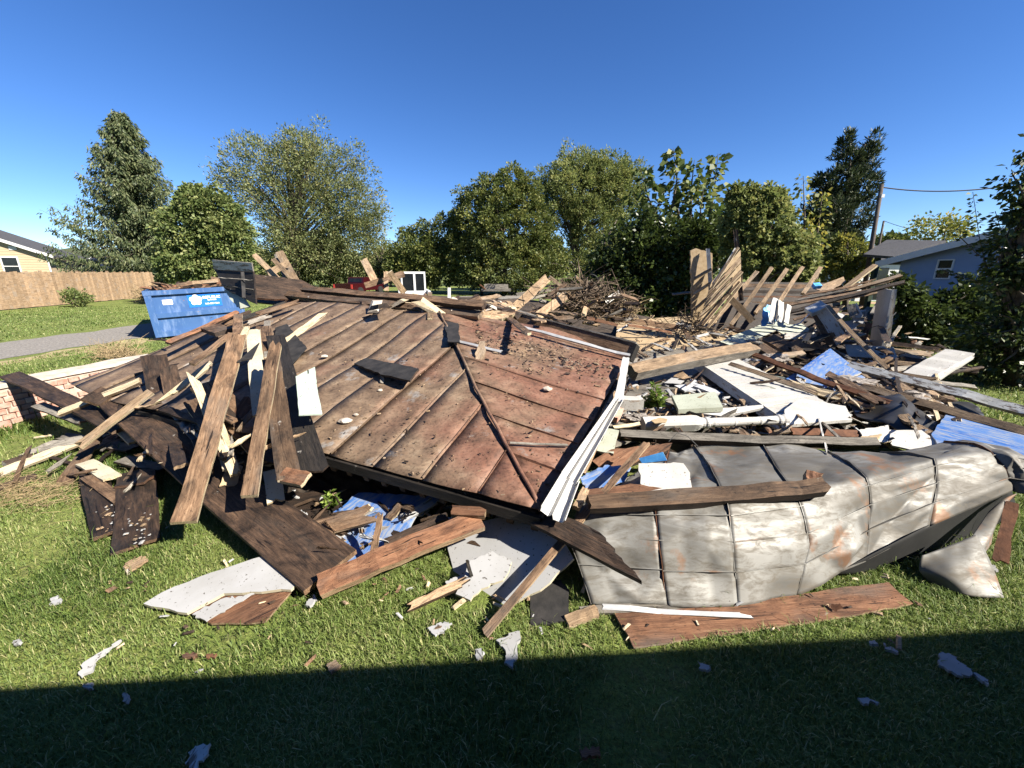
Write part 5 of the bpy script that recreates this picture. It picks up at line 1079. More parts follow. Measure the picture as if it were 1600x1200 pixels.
# tangled heap behind the box beam
def px_zone(poly, zf, Yf=None): pass
hp0 = atY(900,470,8.6)
def heap_pt(x, y, Y): return atY(x, y, Y)
specs = [('leaning tan plank at the left of the twig heap',(792,492),(856,434),8.3,14,'tan'),('short tan plank under the twig heap, notched end',(838,496),(884,462),7.6,14,'tan'),('long thin tan stud slanting down over the twig heap',(858,432),(942,500),7.9,5,'tan'),('dark slanting stud on the right of the twig heap',(922,440),(948,500),8.2,6,'brown'),('curved grey plank over the twig heap',(806,460),(890,448),8.6,5,'grey'),('grey slab behind the curved plank of the twig heap',(815,468),(905,452),8.9,6,'grey'),('thin brown stud rising from the twig heap',(862,472),(872,450),8.1,4,'brown'),('small tan stud at the top of the twig heap',(899,432),(914,446),8.8,4,'tan'),('brown plank at the foot of the twig heap',(848,500),(912,492),7.3,7,'brown'),('tan plank end standing at the foot of the twig heap',(912,492),(916,480),7.4,8,'tan'),('white broken plank on the right of the twig heap',(945,472),(968,458),8.3,9,'white'),('reddish plank lying right of the heap foot',(915,496),(965,508),7.4,5,'rusty'),('long dark plank behind the floor deck',(960,498),(1060,512),8.8,9,'brown'),('pink stained plank on the floor deck edge',(980,508),(1050,520),7.9,4,'rusty')]
for lab,(x0,y0),(x1,y1),Y_,w_,m_ in specs: stick(lab,x0,y0,x1,y1,Y_,w_,m_,'pale' if m_=='tan' else 'dark',.04,(.03,.05),'heap_plank')
for i in range(46):
    x = random.uniform(835,985); y = random.uniform(452,505); a = random.gauss(.1,.55); L = random.uniform(14,46); Y_ = random.uniform(7.6,9.6)
    hm = random.choice(('brown','dark','dark','grey','tan')); board('heap_board',('short ' if L < 30 else 'long ')+{'brown':'brown','dark':'dark stained','grey':'grey weathered','tan':'tan'}[hm]+' broken board buried in the twig heap', atY(x,y,Y_), atY(x+L*math.cos(a), y+L*math.sin(a)*.6, Y_+random.uniform(-.5,.5)), random.uniform(3,8), .03, hm, 'tan' if random.random()<.3 else None, 'm', (.04,.08), 'boards buried in the twig heap')
def twigs(name, label, n, gen, r, m, flat_=False):
    mb = MB()
    for i in range(n):
        p, L = gen(); a = random.uniform(0,6.28); e = random.uniform(-.2,.9) if not flat_ else random.uniform(-.05,.15); d = Vector((math.cos(a)*math.cos(e), math.sin(a)*math.cos(e), math.sin(e)))*L; k = Vector((random.gauss(0,.2),random.gauss(0,.2),random.gauss(0,.15)))*L
        mb.tube([p, p+d*.5+k, p+d], [r, r*.8, r*.3], 3, cap=False)
    return tag(mb.build(name, M[m]), label, 'twigs', kind='stuff')
twigs('twig_heap','heap of dead twigs and roots behind the box beam',420, lambda: (atY(random.gauss(915,32), random.uniform(446,500), random.uniform(7.9,9.4)), random.uniform(.2,.7)), .012,'twig')
twigs('brush_heap','dry brush pile right of the twig heap',260, lambda: (atY(random.gauss(965,18), random.uniform(472,502), random.uniform(8.6,9.8)), random.uniform(.15,.5)), .008,'straw')
twigs('root_tangle','tangled roots at the foot of the standing wall piece',160, lambda: (atY(random.gauss(1083,16), random.uniform(490,528), random.uniform(9.0,10)), random.uniform(.15,.6)), .010,'twig')
c = atY(925,440,8.6); wire('wire_loop','thin wire loop sticking up from the twig heap',[c+Vector((.13*math.cos(t*.5),0,.13*math.sin(t*.5)+.02*t*.2)) for t in range(12)],.008)
# mound of dark rubble under everything on the right, so nothing floats
def mound(name, label, pts, h, m, seed):
    P = [V3(p) for p in pts]; c = sum(P, Vector())/len(P); bm = bmesh.new(); vs = []; N = 26; rings = 9
    ctr = bm.verts.new(Vector((c.x,c.y,h))); prev = None
    per = []
    for i in range(len(P)):
        for k in range(6): per.append(P[i].lerp(P[(i+1)%len(P)], k/6))
    rows_ = [[bm.verts.new(Vector((c.x+(p.x-c.x)*t, c.y+(p.y-c.y)*t, h*(1-t**3)*(1+.5*noise.noise(Vector((p.x*t*1.7+seed,p.y*t*1.7,0)))) + .05*noise.noise(Vector((p.x*t*6,p.y*t*6,seed))) - (.03 if t == 1 else 0)))) for p in per] for t in [k/rings for k in range(1,rings+1)]]
    n = len(per)
    for k in range(n): bm.faces.new((ctr, rows_[0][k], rows_[0][(k+1)%n]))
    for r_ in range(rings-1):
        for k in range(n): bm.faces.new((rows_[r_][k], rows_[r_+1][k], rows_[r_+1][(k+1)%n], rows_[r_][(k+1)%n]))
    bmesh.ops.recalc_face_normals(bm, faces=bm.faces[:]); me = bpy.data.meshes.new(name); bm.to_mesh(me); bm.free()
    NOGRASS.append([(p.x,p.y) for p in P]); return tag(link(name, me, [M[m]]), label, 'rubble', kind='stuff')
M['soil'] = plain('dark_rubble_soil', (.018,.014,.011), (.075,.055,.04), 9, .95, 0, .9)
mound('rubble_mound','dark rubble and soil under the wreckage on the right',[(1060,720,0),(1330,715,0),(1560,690,0),(1470,600,0),(1420,548,0),(1260,512,0),(1120,512,0),(1000,560,0),(960,690,0)],.22,'soil',3)
mound('rubble_mound','dark rubble and soil behind the fallen roof',[(560,500,0),(800,540,0),(1000,540,0),(1100,520,0),(1000,490,0),(760,470,0),(500,470,0)],.55,'soil',8)
mound('rubble_mound','dark rubble under the left heap of planks',[(150,690,0),(330,720,0),(480,790,0),(640,790,0),(800,780,0),(560,640,0),(300,610,0),(180,620,0)],.16,'soil',5)
# ================================================================ standing wall piece and leaning rafters
Yw = 9.6
wl = empty('standing_wall', atY(1090,515,Yw)); 
def wpart(name, pts, th, m, rag=.0, par=None):
    W = [atY(x,y,Yq) for x,y,Yq in pts]; o = sheet(name, '', W, th, m, None, rag, parent=par or wl); return o
wpart('plaster_panel',[(1079,392,9.6),(1088,388,9.6),(1110,396,9.7),(1111,470,9.7),(1096,508,9.5),(1086,512,9.5)],.05,'osb',.006)
for i_ in range(4): board('lath_shelf','', atY(1084,436+i_*24,9.5), atY(1112-i_*2,420+i_*22,9.3), 5, .03, 'tan','pale', parent=wl)
board('white_jamb','white painted jamb', atY(1111,472,9.4), atY(1106,388,9.5), 6, .06, 'white','whitepeel','c', parent=wl)
for i_ in range(5):
    t0, t1 = i_/5+.01, (i_+1)/5-.01; a0, a1 = atY(1112,440,9.15), atY(1092,510,8.95); c0_, c1_ = atY(1157,390,9.3), atY(1158,442,9.2)
    sheet('lath_board','', [a0.lerp(a1,t0), c0_.lerp(c1_,t0), c0_.lerp(c1_,t1), a0.lerp(a1,t1)], .02, 'osb' if i_ % 2 == 0 else 'tan', None, .003, parent=wl)
for i_, (x0,y0,x1,y1,m_) in enumerate([(1112,450,1154,386,'tan'),(1108,478,1160,424,'tan'),(1098,508,1156,440,'brown'),(1106,512,1160,442,'tan')]): board('wall_stud','', atY(x0,y0,8.85), atY(x1,y1,9.1), 4, .03, m_,'pale','m', parent=wl)
board('white_rail','white rail', atY(1114,444,8.9), atY(1150,388,9.2), 4, .03, 'white',None,'m', parent=wl)
board('upright_stud','', atY(1158,470,9.6), atY(1149,356,9.8), 7, .06, 'brown','tan','c',(0,.1), parent=wl); board('upright_stud','', atY(1158,440,9.7), atY(1151,372,9.9), 5, .05, 'tan','pale','c', parent=wl)
tag(wl, 'standing wall piece with bare lath and white window jamb', 'wall')
sheet('brown_backing','dark brown boarded backing behind the leaning rafters',[atY(1156,440,11.2),atY(1296,442,11.4),atY(1300,500,10.9),atY(1240,520,10.5),atY(1112,520,10.3)],.03,'dark','brown',.0,'wall panel')
for i_ in range(7): board('backing_gap', ('first','second','third','fourth','fifth','sixth','seventh')[i_]+' weathered board from the top of the dark backing', atY(1150-5*i_,447+9.5*i_,11.1-.08*i_), atY(1292,449+9.0*i_,11.3-.08*i_), 8, .02, ('brown','dark','rusty')[i_%3],'dark','c', cat='board')
for i_, (x0,y0,x1,y1) in enumerate([(1110,508,1183,424),(1142,508,1206,418),(1180,490,1230,420),(1214,478,1254,417),(1254,460,1282,418)]):
    stick(('first','second','third','fourth','fifth')[i_]+' leaning rafter counted from the standing wall piece',x0,y0,x1,y1,9.9,6,'tan','pale',.08,(.02,.02),'rafter',10.3)
stick('short diagonal brace crossing the leaning rafters',1134,460,1176,502,9.0,10,'tan','brown',.03,(.03,.03),'brace')
board('cross_rail','horizontal board in shade left of the standing wall piece', atY(1050,460,9.8), atY(1084,456,9.7), 4, .03, 'grey')
# ================================================================ right rubble
sheet('blue_wrap','bright blue and white plastic wrap beside white siding strips',[atY(1192,485,8.3),atY(1200,475,8.4),atY(1214,482,8.4),atY(1212,505,8.2),atY(1192,508,8.1)],.01,'bluetarp','white',.01,'plastic',bend=.05)
for i_, (x0,y0,x1,y1,w_) in enumerate([(1205,505,1212,466,13),(1218,503,1220,470,12),(1228,505,1233,476,10)]): b_('siding_strip',('left','middle','right')[i_]+' white siding strip standing beside the blue wrap',atY(x0,y0,8.0),atY(x1,y1,8.2),w_,.015,'white','whitepeel',Vector((.35,-1,.3)),(0,.02))
b_('sage_board','pale sage board slanting across the rubble',(1138,540,.42),(1222,502,.66),26,.025,'sage','grey',nick=.006)
b_('sage_board','short pale sage board right of the slanting one',(1215,518,.52),(1262,512,.56),24,.02,'sage','pale')
b_('white_board','white rotten board behind the brown stubs',(1225,525,.46),(1280,528,.46),14,.02,'whitepeel','white',rag=(.05,.05))
b_('brown_stub','brown joist stub pointing down at the square post',(1200,528,.55),(1245,552,.40),20,.06,'brown','tan')
b_('brown_stub','second brown joist stub below the sage board',(1188,540,.52),(1212,556,.42),14,.05,'brown','dark')
b_('tan_offcut','tan offcut lying beside the joist stubs',(1200,558,.42),(1256,552,.44),9,.05,'tan','pale')
sheet('ceiling_scrap','charred ceiling board beside the brown stubs',[(1228,535,.48),(1268,528,.52),(1280,545,.46),(1245,550,.42)],.02,'black','dark',.006,'board')
b_('long_board','upper long weathered board on the right rubble top',atY(1262,470,8.6),atY(1410,430,8.2),6,.04,'tan','brown',rag=(.1,.1))
b_('long_board','middle long dark board on the right rubble top',atY(1232,488,8.2),atY(1415,440,7.9),6,.04,'dark','brown',rag=(.1,.05),nick=.01)
b_('long_board','lower long brown board on the right rubble top',atY(1228,478,8.4),atY(1390,448,8.1),5,.03,'brown','tan',rag=(.1,.1),nick=.01)
b_('tan_board','tan board end sticking up above the right rubble',atY(1295,470,8.5),atY(1368,414,8.8),7,.05,'tan','pale',rag=(.05,.03))
sheet('plywood_scrap','brown plywood scrap on the right rubble top',[atY(1270,450,8.9),atY(1318,432,9.1),atY(1322,440,8.9),atY(1290,458,8.7)],.015,'tan','brown',.005,'plywood')
b_('dark_lath','dark lath along the right rubble',atY(1240,500,8.0),atY(1300,478,8.0),5,.02,'brown')
b_('plastic_lid','small blue plastic lid on the right rubble top',atY(1270,447,8.6),atY(1282,446,8.6),8,.08,'bluetarp',cat='lid')
wp = empty('white_door_panel', at(1370,560,0)); q = [atY(1372,450,8.5),atY(1394,453,7.5),atY(1380,545,7.3),atY(1356,541,8.2)]
sheet('leaf','',q,.03,'white','whitepeel',parent=wp); board('casing','', atY(1384,545,7.45), atY(1397,452,7.5), 7, .03, 'whitepeel', parent=wp)
tag(wp, 'white door panel standing upright at the rubble edge', 'door')
b_('painted_post','brown post with peeling white side in the right rubble',atY(1302,538,7.3),atY(1274,482,7.6),15,.07,'brown','whitepeel','c')
b_('painted_board','flaking white and blue board beside the painted post',atY(1318,536,7.2),atY(1284,485,7.5),17,.03,'whitepeel','white','c',rag=(.05,.05),nick=.01)
b_('metal_box','dented grey metal box on top of the painted post',atY(1262,488,7.4),atY(1288,476,7.4),16,.09,'alu',cat='box')
for i_, (x0,y0,x1,y1,m_) in enumerate([(1240,470,1330,452,'grey'),(1250,462,1345,446,'brown'),(1300,462,1405,436,'dark'),(1268,478,1400,452,'tan'),(1290,456,1372,436,'brown'),(1235,494,1320,476,'dark')]): b_('thin_board',{'grey':'grey','brown':'brown','dark':'dark','tan':'tan'}[m_]+' thin splintered board on the right rubble top',atY(x0,y0,8.5+.1*i_),atY(x1,y1,8.2+.1*i_),4,.02,m_,'tan',rag=(.15,.2),nick=.01,group='thin boards on the right rubble top')
for i_ in range(8): board('lath_slat','', atY(1090+4*i_,500-7*i_,8.93), atY(1126+4*i_,468-8*i_,9.1), 2, .015, 'tan' if i_%2 else 'brown', 'pale', 'm', (.02,.05), parent=wl)
wire('bent_conduit','thin pale strip curving from the metal box',[atY(1265,490,7.35),atY(1250,505,7.3),atY(1232,512,7.3)],.012,'strip','alu')
b_('long_stick','long tan stick with white top leaning across the rubble',(1392,582,.35),atY(1292,478,7.2),6,.03,'tan','white')
b_('painted_foot_board','white painted board at the foot of the door panel',(1322,548,.38),(1400,552,.38),26,.02,'white','whitepeel')
for i_ in range(9):
    x_, y_ = 1300+random.uniform(0,50), 500+random.uniform(-15,38); b_('torn_lining','torn wall lining scrap left of the white door panel',atY(x_,y_,7.6),atY(x_+random.uniform(-12,12),y_-random.uniform(8,30),7.8),random.uniform(5,14),.01,random.choice(('grey','dark','whitepeel','rusty','plaster')),None,'c',(.06,.06),'torn wall lining beside the door panel')
sheet('foam_board','blue foam board with white lettering in the right rubble',[(1228,592,.40),(1297,544,.62),(1346,583,.44),(1292,602,.38)],.03,'foam','white',.002,'foam board')
fb = bpy.data.objects['foam_board']
sheet('foam_board','narrow blue foam strip below the larger blue foam board',[(1285,604,.36),(1346,586,.44),(1352,590,.42),(1300,612,.33)],.03,'foam','white',.004,'foam board')
sheet('foam_board','large dirty blue foam sheet at the right edge',[(1478,648,.40),(1620,680,.40),(1620,725,.36),(1470,700,.36),(1455,680,.36)],.03,'foam','white',.004,'foam board')
b_('angle_iron','long rusty angle iron lying over the rubble',(1176,553,.56),(1392,632,.42),9,.03,'rust','rust',cat='iron')
b_('pale_lath','pale lath over the white clapboard panel',(1140,568,.54),(1280,616,.46),8,.02,'tan','pale',rag=(.02,.1))
b_('cream_plank','cream split plank below the angle iron',(1228,598,.44),(1318,622,.40),16,.02,'pale',rag=(.1,.1),nick=.012)
b_('tan_plank','long tan plank at the right edge of the rubble',(1345,604,.46),(1620,682,.40),15,.05,'tan','brown',nick=.004)
b_('tan_plank','short wide tan plank behind the long tan plank',(1395,603,.42),(1465,640,.36),26,.02,'tan','brown')
b_('grey_plank','long grey painted plank at the right edge',(1325,570,.50),(1640,652,.38),16,.04,'greypaint','grey')
b_('white_plank','wide white plank raised above the right lawn',(1432,588,.34),(1500,550,.62),34,.03,'white','white',face=Vector((-.8,-.35,.5)))
b_('white_plank','sunlit white plank edge along the wide white plank',(1450,597,.30),(1512,557,.58),15,.04,'white','white')
sheet('black_plastic','crumpled black plastic sheet among the right rubble',[(1320,612,.44),(1370,608,.46),(1430,640,.40),(1498,662,.36),(1480,690,.30),(1400,665,.34),(1345,640,.40)],.01,'tarp',None,.008,'plastic',bend=.12)
sheet('black_plastic','second black plastic sheet behind the long tan plank',[(1470,625,.30),(1520,634,.28),(1545,655,.24),(1500,650,.28)],.01,'tarp',None,.01,'plastic',bend=.06)
b_('tan_batten','tan batten under the black plastic',(1400,652,.36),(1500,702,.32),12,.04,'tan','brown')
sheet('painted_sheet','torn white panel in front of the black plastic',[(1385,672,.36),(1440,672,.37),(1475,698,.33),(1450,708,.32),(1395,695,.33)],.015,'white','pale',.004,'panel')
sheet('painted_sheet','small torn white panel with a tan back',[(1342,672,.38),(1388,664,.40),(1392,690,.34),(1352,690,.34)],.012,'white','pale',.005,'panel')
sheet('tan_paper','curled tan paper between the torn white panels',[(1345,682,.385),(1378,678,.39),(1372,692,.37),(1350,694,.37)],.006,'osb',None,.004,'paper',bend=.02)
b_('rusty_pipe','rusty brown trough in front of the white panel',(1235,675,.34),(1340,680,.34),14,.04,'rust','rust',cat='trough')
sheet('corrugated_piece','broken white corrugated piece behind the brown beam',[(998,724,.52),(1068,724,.54),(1078,740,.50),(1080,768,.44),(1004,768,.42)],.015,'white','white',.003,'siding')
sheet('cyan_packet','cyan and white packet behind the corrugated piece',[(998,716,.46),(1036,706,.54),(1044,722,.50),(1002,722,.46)],.01,'bluetarp','white',0,'packet')
sheet('blue_wrapper','blue printed wrapper beside the gutter',[(905,745,.40),(945,725,.46),(985,735,.42),(975,755,.38),(915,765,.36)],.008,'foam','white',.004,'wrapper',bend=.02)
sheet('brown_plywood','brown plywood between the gutter and the grey beam',[(925,720,.42),(955,702,.48),(1045,696,.46),(1040,706,.42),(950,740,.36)],.015,'rusty','tan',.004,'plywood')
b_('tan_sheet','tan panel behind the gutter under the grey beam',(945,708,.46),(955,670,.50),26,.015,'sage','tan')
b_('pale_lath','short pale lath beside the red brick',(958,668,.46),(1000,662,.46),6,.012,'pale')
c = at(1050,690,.50); wire('loose_wire','thin black wire curling over the grey beam',[at(1045,690,.50),at(1058,676,.56),at(1075,682,.54),at(1090,697,.46)],.003)
wire('loose_wire','thin black wire hanging at the white door panel',[at(1360,512,.72),at(1385,505,.80),at(1400,488,.95)],.006); wire('loose_wire','thin black wire running over the rubble to the door panel',[at(1315,545,.5),at(1340,525,.62),at(1360,512,.72)],.005)
# filler boards, alike pieces of the right rubble, each its own object
def fill(n, xr, yr, zr, lab, grp, mats, wr=(4,11), lr=(25,90), am=.32, asd=.35, name='rubble_board'):
    for i in range(n):
        x, y = random.uniform(*xr), random.uniform(*yr); a = random.gauss(am, asd); L = random.uniform(*lr); z0 = random.uniform(*zr); z1 = z0+random.uniform(-.08,.10); m = random.choice(mats); adj = {'brown':'brown','dark':'dark stained','black':'charred black','grey':'grey weathered','tan':'tan','white':'white painted','whitepeel':'flaking white','sage':'sage green','rusty':'reddish','plaster':'white plaster','greypaint':'grey painted'}[m]
        board(name, ('short ' if L < sum(lr)/2 else 'long ')+adj+' '+lab, (x,y,z0), (x+L*math.cos(a), y+L*math.sin(a), z1), random.uniform(*wr), .025, m, random.choice((None,'tan','pale')) if m not in ('white','greypaint') else None, 'm', (.05,.10), grp)
fill(46,(1290,1470),(560,650),(.20,.36),'broken board in the rubble under the grey painted plank','boards under the grey painted plank',('brown','dark','grey','tan','dark','whitepeel'))
fill(20,(1235,1420),(525,620),(.30,.42),'broad board lying across the right rubble','broad boards across the right rubble',('brown','dark','tan','grey','dark','brown'),(7,14),(60,140),.36,.25)
fill(10,(230,390),(600,650),(.36,.50),'broad board tangled in the left heap','broad boards in the left heap',('dark','brown','dark','black'),(8,15),(50,110),.75,.7)
fill(40,(1150,1300),(530,600),(.28,.42),'broken board in the rubble behind the clapboard panel','boards behind the clapboard panel',('brown','dark','dark','tan','white','grey','sage'),(4,10),(16,60),.2,.6)
fill(30,(1230,1400),(480,545),(.35,.8),'broken board in the shaded rubble before the door panel','boards before the door panel',('dark','black','brown','grey'),(4,9),(16,60),-.3,.5)
fill(34,(960,1150),(500,560),(.33,.36),'scrap of board strewn on the far floor deck','scraps on the far floor deck',('brown','tan','dark','white','grey'),(2,5),(8,40),.1,.5)
fill(26,(1060,1240),(510,545),(.30,.5),'broken board at the foot of the leaning rafters','boards at the foot of the rafters',('dark','brown','grey','black'),(3,8),(14,50),.1,.4)
fill(24,(260,440),(600,715),(.14,.34),'broken board inside the left heap of planks','boards inside the left heap',('dark','brown','black','grey','tan'),(6,18),(24,60),.9,.6)
fill(16,(960,1060),(640,700),(.30,.40),'scrap of wood under the porch post','scraps under the porch post',('brown','tan','dark','rusty'),(4,9),(16,50),.0,.5)
fill(26,(600,860),(462,500),(.95,1.12),'broken board behind the ridge beams','boards behind the ridge',('brown','tan','dark','grey'),(4,9),(20,60),.1,.3)
fill(18,(1400,1560),(640,690),(.22,.32),'broken board beside the blue foam sheet','boards beside the blue foam sheet',('brown','dark','tan','grey'),(5,12),(30,90),.4,.2)
fill(22,(500,700),(765,830),(.05,.14),'scrap board in the shade under the roof','boards under the roof',('dark','brown','grey','plaster'),(6,14),(24,70),.0,.5)
def zone(x0,x1,y0,y1,z0,z1): return lambda: (at(random.uniform(x0,x1), random.uniform(y0,y1), random.uniform(z0,z1)), Vector((random.gauss(0,.5),random.gauss(0,.5),1)).normalized())
def laths(n, xr, yr, zr, lab, grp, mats, wr, lr, asd, am=0.0):
    for i in range(n):
        x, y = random.uniform(*xr), random.uniform(*yr); a = random.gauss(am, asd); L = random.uniform(*lr); z0 = random.uniform(*zr); m = random.choice(mats)
        z1 = max(.03, z0 + random.uniform(-.10,.10)); board('lath', ('short ' if L < sum(lr)/2 else 'long ')+{'tan':'tan','pale':'pale','brown':'brown','dark':'dark','grey':'grey','white':'white'}[m]+' '+lab, (x,y,z0), (x+L*math.cos(a), y-L*math.sin(a), z1), random.uniform(*wr), .012, m, None, 'm', (.05,.14), grp)
laths(34,(180,430),(570,720),(.34,.62),'split lath tangled in the left heap','laths in the left heap',('tan','brown','dark','dark','grey','pale'),(2.5,7),(20,75),.8,.7)
laths(16,(20,200),(680,770),(.04,.12),'split lath strewn on the left lawn beside the heap','laths on the left lawn',('tan','brown','dark','grey'),(3,7),(20,70),.4,.5)
laths(70,(1140,1470),(515,660),(.28,.44),'split lath strewn over the right rubble','laths over the right rubble',('tan','brown','dark','dark','grey','pale','white'),(1.6,5),(18,70),.5,-.35)
laths(16,(960,1100),(600,690),(.33,.40),'split lath strewn round the porch post','laths round the porch post',('tan','brown','dark','grey'),(1.6,4.5),(14,50),.7)
laths(26,(480,720),(780,860),(.08,.2),'split lath in the gap under the roof edge','laths under the roof edge',('tan','brown','dark','white'),(2.5,6),(20,60),.7)
M['fluff'] = plain('grey_fibre_insulation', (.10,.085,.075), (.30,.27,.24), 18, .98, 0, .9)
for i_, (x_, y_, z_, s_, lab) in enumerate([(1215,560,.42,.16,'grey fibre insulation lump beside the square post'),(1335,600,.38,.2,'grey fibre insulation lump under the blue foam board'),(1300,520,.55,.22,'grey fibre insulation lump beside the painted post'),(1000,655,.40,.1,'grey fibre insulation lump beside the red brick'),(1420,625,.36,.18,'grey fibre insulation lump under the long tan plank'),(330,668,.42,.14,'grey fibre insulation lump in the left heap')]):
    c = at(x_,y_,z_); bm = bmesh.new(); bmesh.ops.create_icosphere(bm, subdivisions=4, radius=1)
    for v in bm.verts: d = v.co.copy(); v.co = Vector((d.x*s_*1.3, d.y*s_, d.z*s_*.45))*(1+.5*noise.noise(d*1.6+Vector((i_*9,0,0)))+.3*noise.noise(d*5+Vector((i_,0,0)))+.16*noise.noise(d*14))
    me = bpy.data.meshes.new('insulation_lump'); bm.to_mesh(me); bm.free(); tag(link('insulation_lump', me, [M['fluff']], None, Matrix.Translation(c)), lab, 'insulation')
crumbs('rubble_crumbs','small wood and plaster scraps among the right rubble',900,zone(1120,1480,520,690,.16,.34),.008,.035,['brown','dark','tan','plaster','rusty','grey'],.25,2.6)
def lawnpt():
    x = random.uniform(150,1450); y = random.gauss(930,45); q = at(x, min(1060,max(830,y)), 0); q.z = random.uniform(.015,.05); return q, Vector((random.gauss(0,.4),random.gauss(0,.4),1)).normalized()
crumbs('lawn_splinters','tiny splinters and plaster crumbs strewn over the near lawn',150,lawnpt,.0025,.009,['tan','plaster','brown','pale','dark'],.3,2.6)
crumbs('deck_crumbs','small scraps strewn on the floor deck',420,zone(960,1170,500,660,.305,.33),.006,.022,['brown','dark','tan','plaster'],.25,2.2)
crumbs('heap_crumbs','small splinters inside the left heap of planks',420,zone(250,470,600,730,.12,.30),.005,.018,['brown','dark','tan','pale'],.25,3)
crumbs('gap_crumbs','small scraps on the ground under the roof edge',220,zone(450,800,770,860,.02,.07),.006,.024,['brown','dark','plaster','tan'],.25,2)
def specks(o_pts, n, lab): 
    crumbs('plaster_specks', lab, n, (lambda: (at(random.uniform(*o_pts[0]), random.uniform(*o_pts[1]), o_pts[2]), Vector((0,0,1)))), .002,.008,['plaster','tan'],.3,1.3)
specks(((190,236),(765,850),.06),60,'white plaster specks on the dark flat board'); specks(((150,190),(770,830),.055),26,'white plaster specks on the left flat board')
# small white pieces on the grass
bits = [((122,1050),(130,1035),(190,1000),(186,1008),(150,1030),(142,1045),(126,1056),'long white plaster splinter on the near grass'),((668,981),(690,972),(706,972),(680,993),'wedge of white plaster on the near grass'),((775,1000),(800,988),(812,985),(814,998),(808,1015),(800,1040),(788,1036),(790,1015),'torn white plaster piece at the edge of the shade'),((742,1015),(752,1012),(753,1025),(746,1030),'small white plaster chip beside the torn piece'),((1466,1022),(1482,1020),(1520,1045),(1516,1056),(1496,1052),(1468,1034),'white plaster slab in the shaded grass'),((1522,1050),(1545,1062),(1544,1068),(1524,1058),'narrow white plaster slab beside the shaded slab'),((1090,1032),(1098,1036),(1110,1044),(1108,1049),(1096,1044),'white plaster chip in the shaded grass, leftmost'),((1358,1001),(1366,1000),(1372,1005),(1362,1007),'tiny white plaster chip in the shaded grass'),((1380,1004),(1392,1010),(1404,1018),(1396,1019),(1382,1011),'thin white plaster chip in the shaded grass'),((1340,1090),(1352,1090),(1374,1097),(1350,1100),'torn white paper in the shaded grass'),((78,935),(90,930),(92,940),(82,944),'round white plaster chip on the left grass'),((195,880),(222,868),(230,874),(205,892),'flat tan stone on the left grass'),((476,945),(490,928),(494,934),(484,948),'small white chip beside the joist end'),((285,1022),(305,1020),(308,1024),(288,1028),'orange wood chip on the near grass'),((322,1022),(332,1020),(333,1026),(325,1028),'tiny white chip beside the orange chip'),((130,1068),(145,1066),(142,1074),(132,1074),'white chip at the shade edge on the left'),((190,1085),(196,1082),(196,1096),(191,1096),'white chip just inside the shade on the left'),((20,1000),(30,998),(28,1006),(22,1007),'tiny white chip at the left edge of the grass'),((290,1190),(305,1165),(328,1160),(326,1178),(300,1200),'dull blue scrap in the deep shade'),((905,1170),(935,1166),(938,1180),(910,1184),'reddish scrap in the deep shade'),((510,1040),(525,1030),(530,1040),(518,1052),'tan bark chip at the edge of the shade'),((1540,885),(1552,882),(1560,890),(1548,894),'white chip on the grass right of the metal flap')]
for q in bits:
    lab = q[-1]; m_ = 'rusty' if ('orange' in lab or 'reddish' in lab) else 'tan' if 'tan' in lab else 'greypaint' if 'blue' in lab else 'plaster'
    sheet('plaster_chip' if m_ == 'plaster' else 'scrap', lab, [(x,y,.038+.006*(i%3)) for i,(x,y) in enumerate(q[:-1])], .014, m_, None, .005, 'chip')
sheet('stone','second flat tan stone on the left grass',[(192,886,.03),(210,880,.035),(212,888,.03),(198,895,.03)],.02,'mortar',None,.003,'stone')
# straw on the left lawn and behind the roof
twigs('straw_patch','dry straw lying on the left lawn',500, lambda: ((lambda q: Vector((q.x,q.y,random.uniform(.01,.05))))(at(random.gauss(40,45), random.gauss(772,13), 0)), random.uniform(.08,.2)), .0018,'straw', True)
twigs('straw_heap','heap of dry stalks behind the fallen roof',300, lambda: ((lambda q: Vector((q.x,q.y,random.uniform(.02,.16))))(at(random.gauss(188,15), random.gauss(562,3.5), 0)), random.uniform(.15,.5)), .006,'straw')
twigs('ornamental_grass','dry ornamental grass at the end of the fence',160, lambda: (atY(random.gauss(228,6), random.uniform(456,468), 24), random.uniform(.4,.9)), .014,'straw')
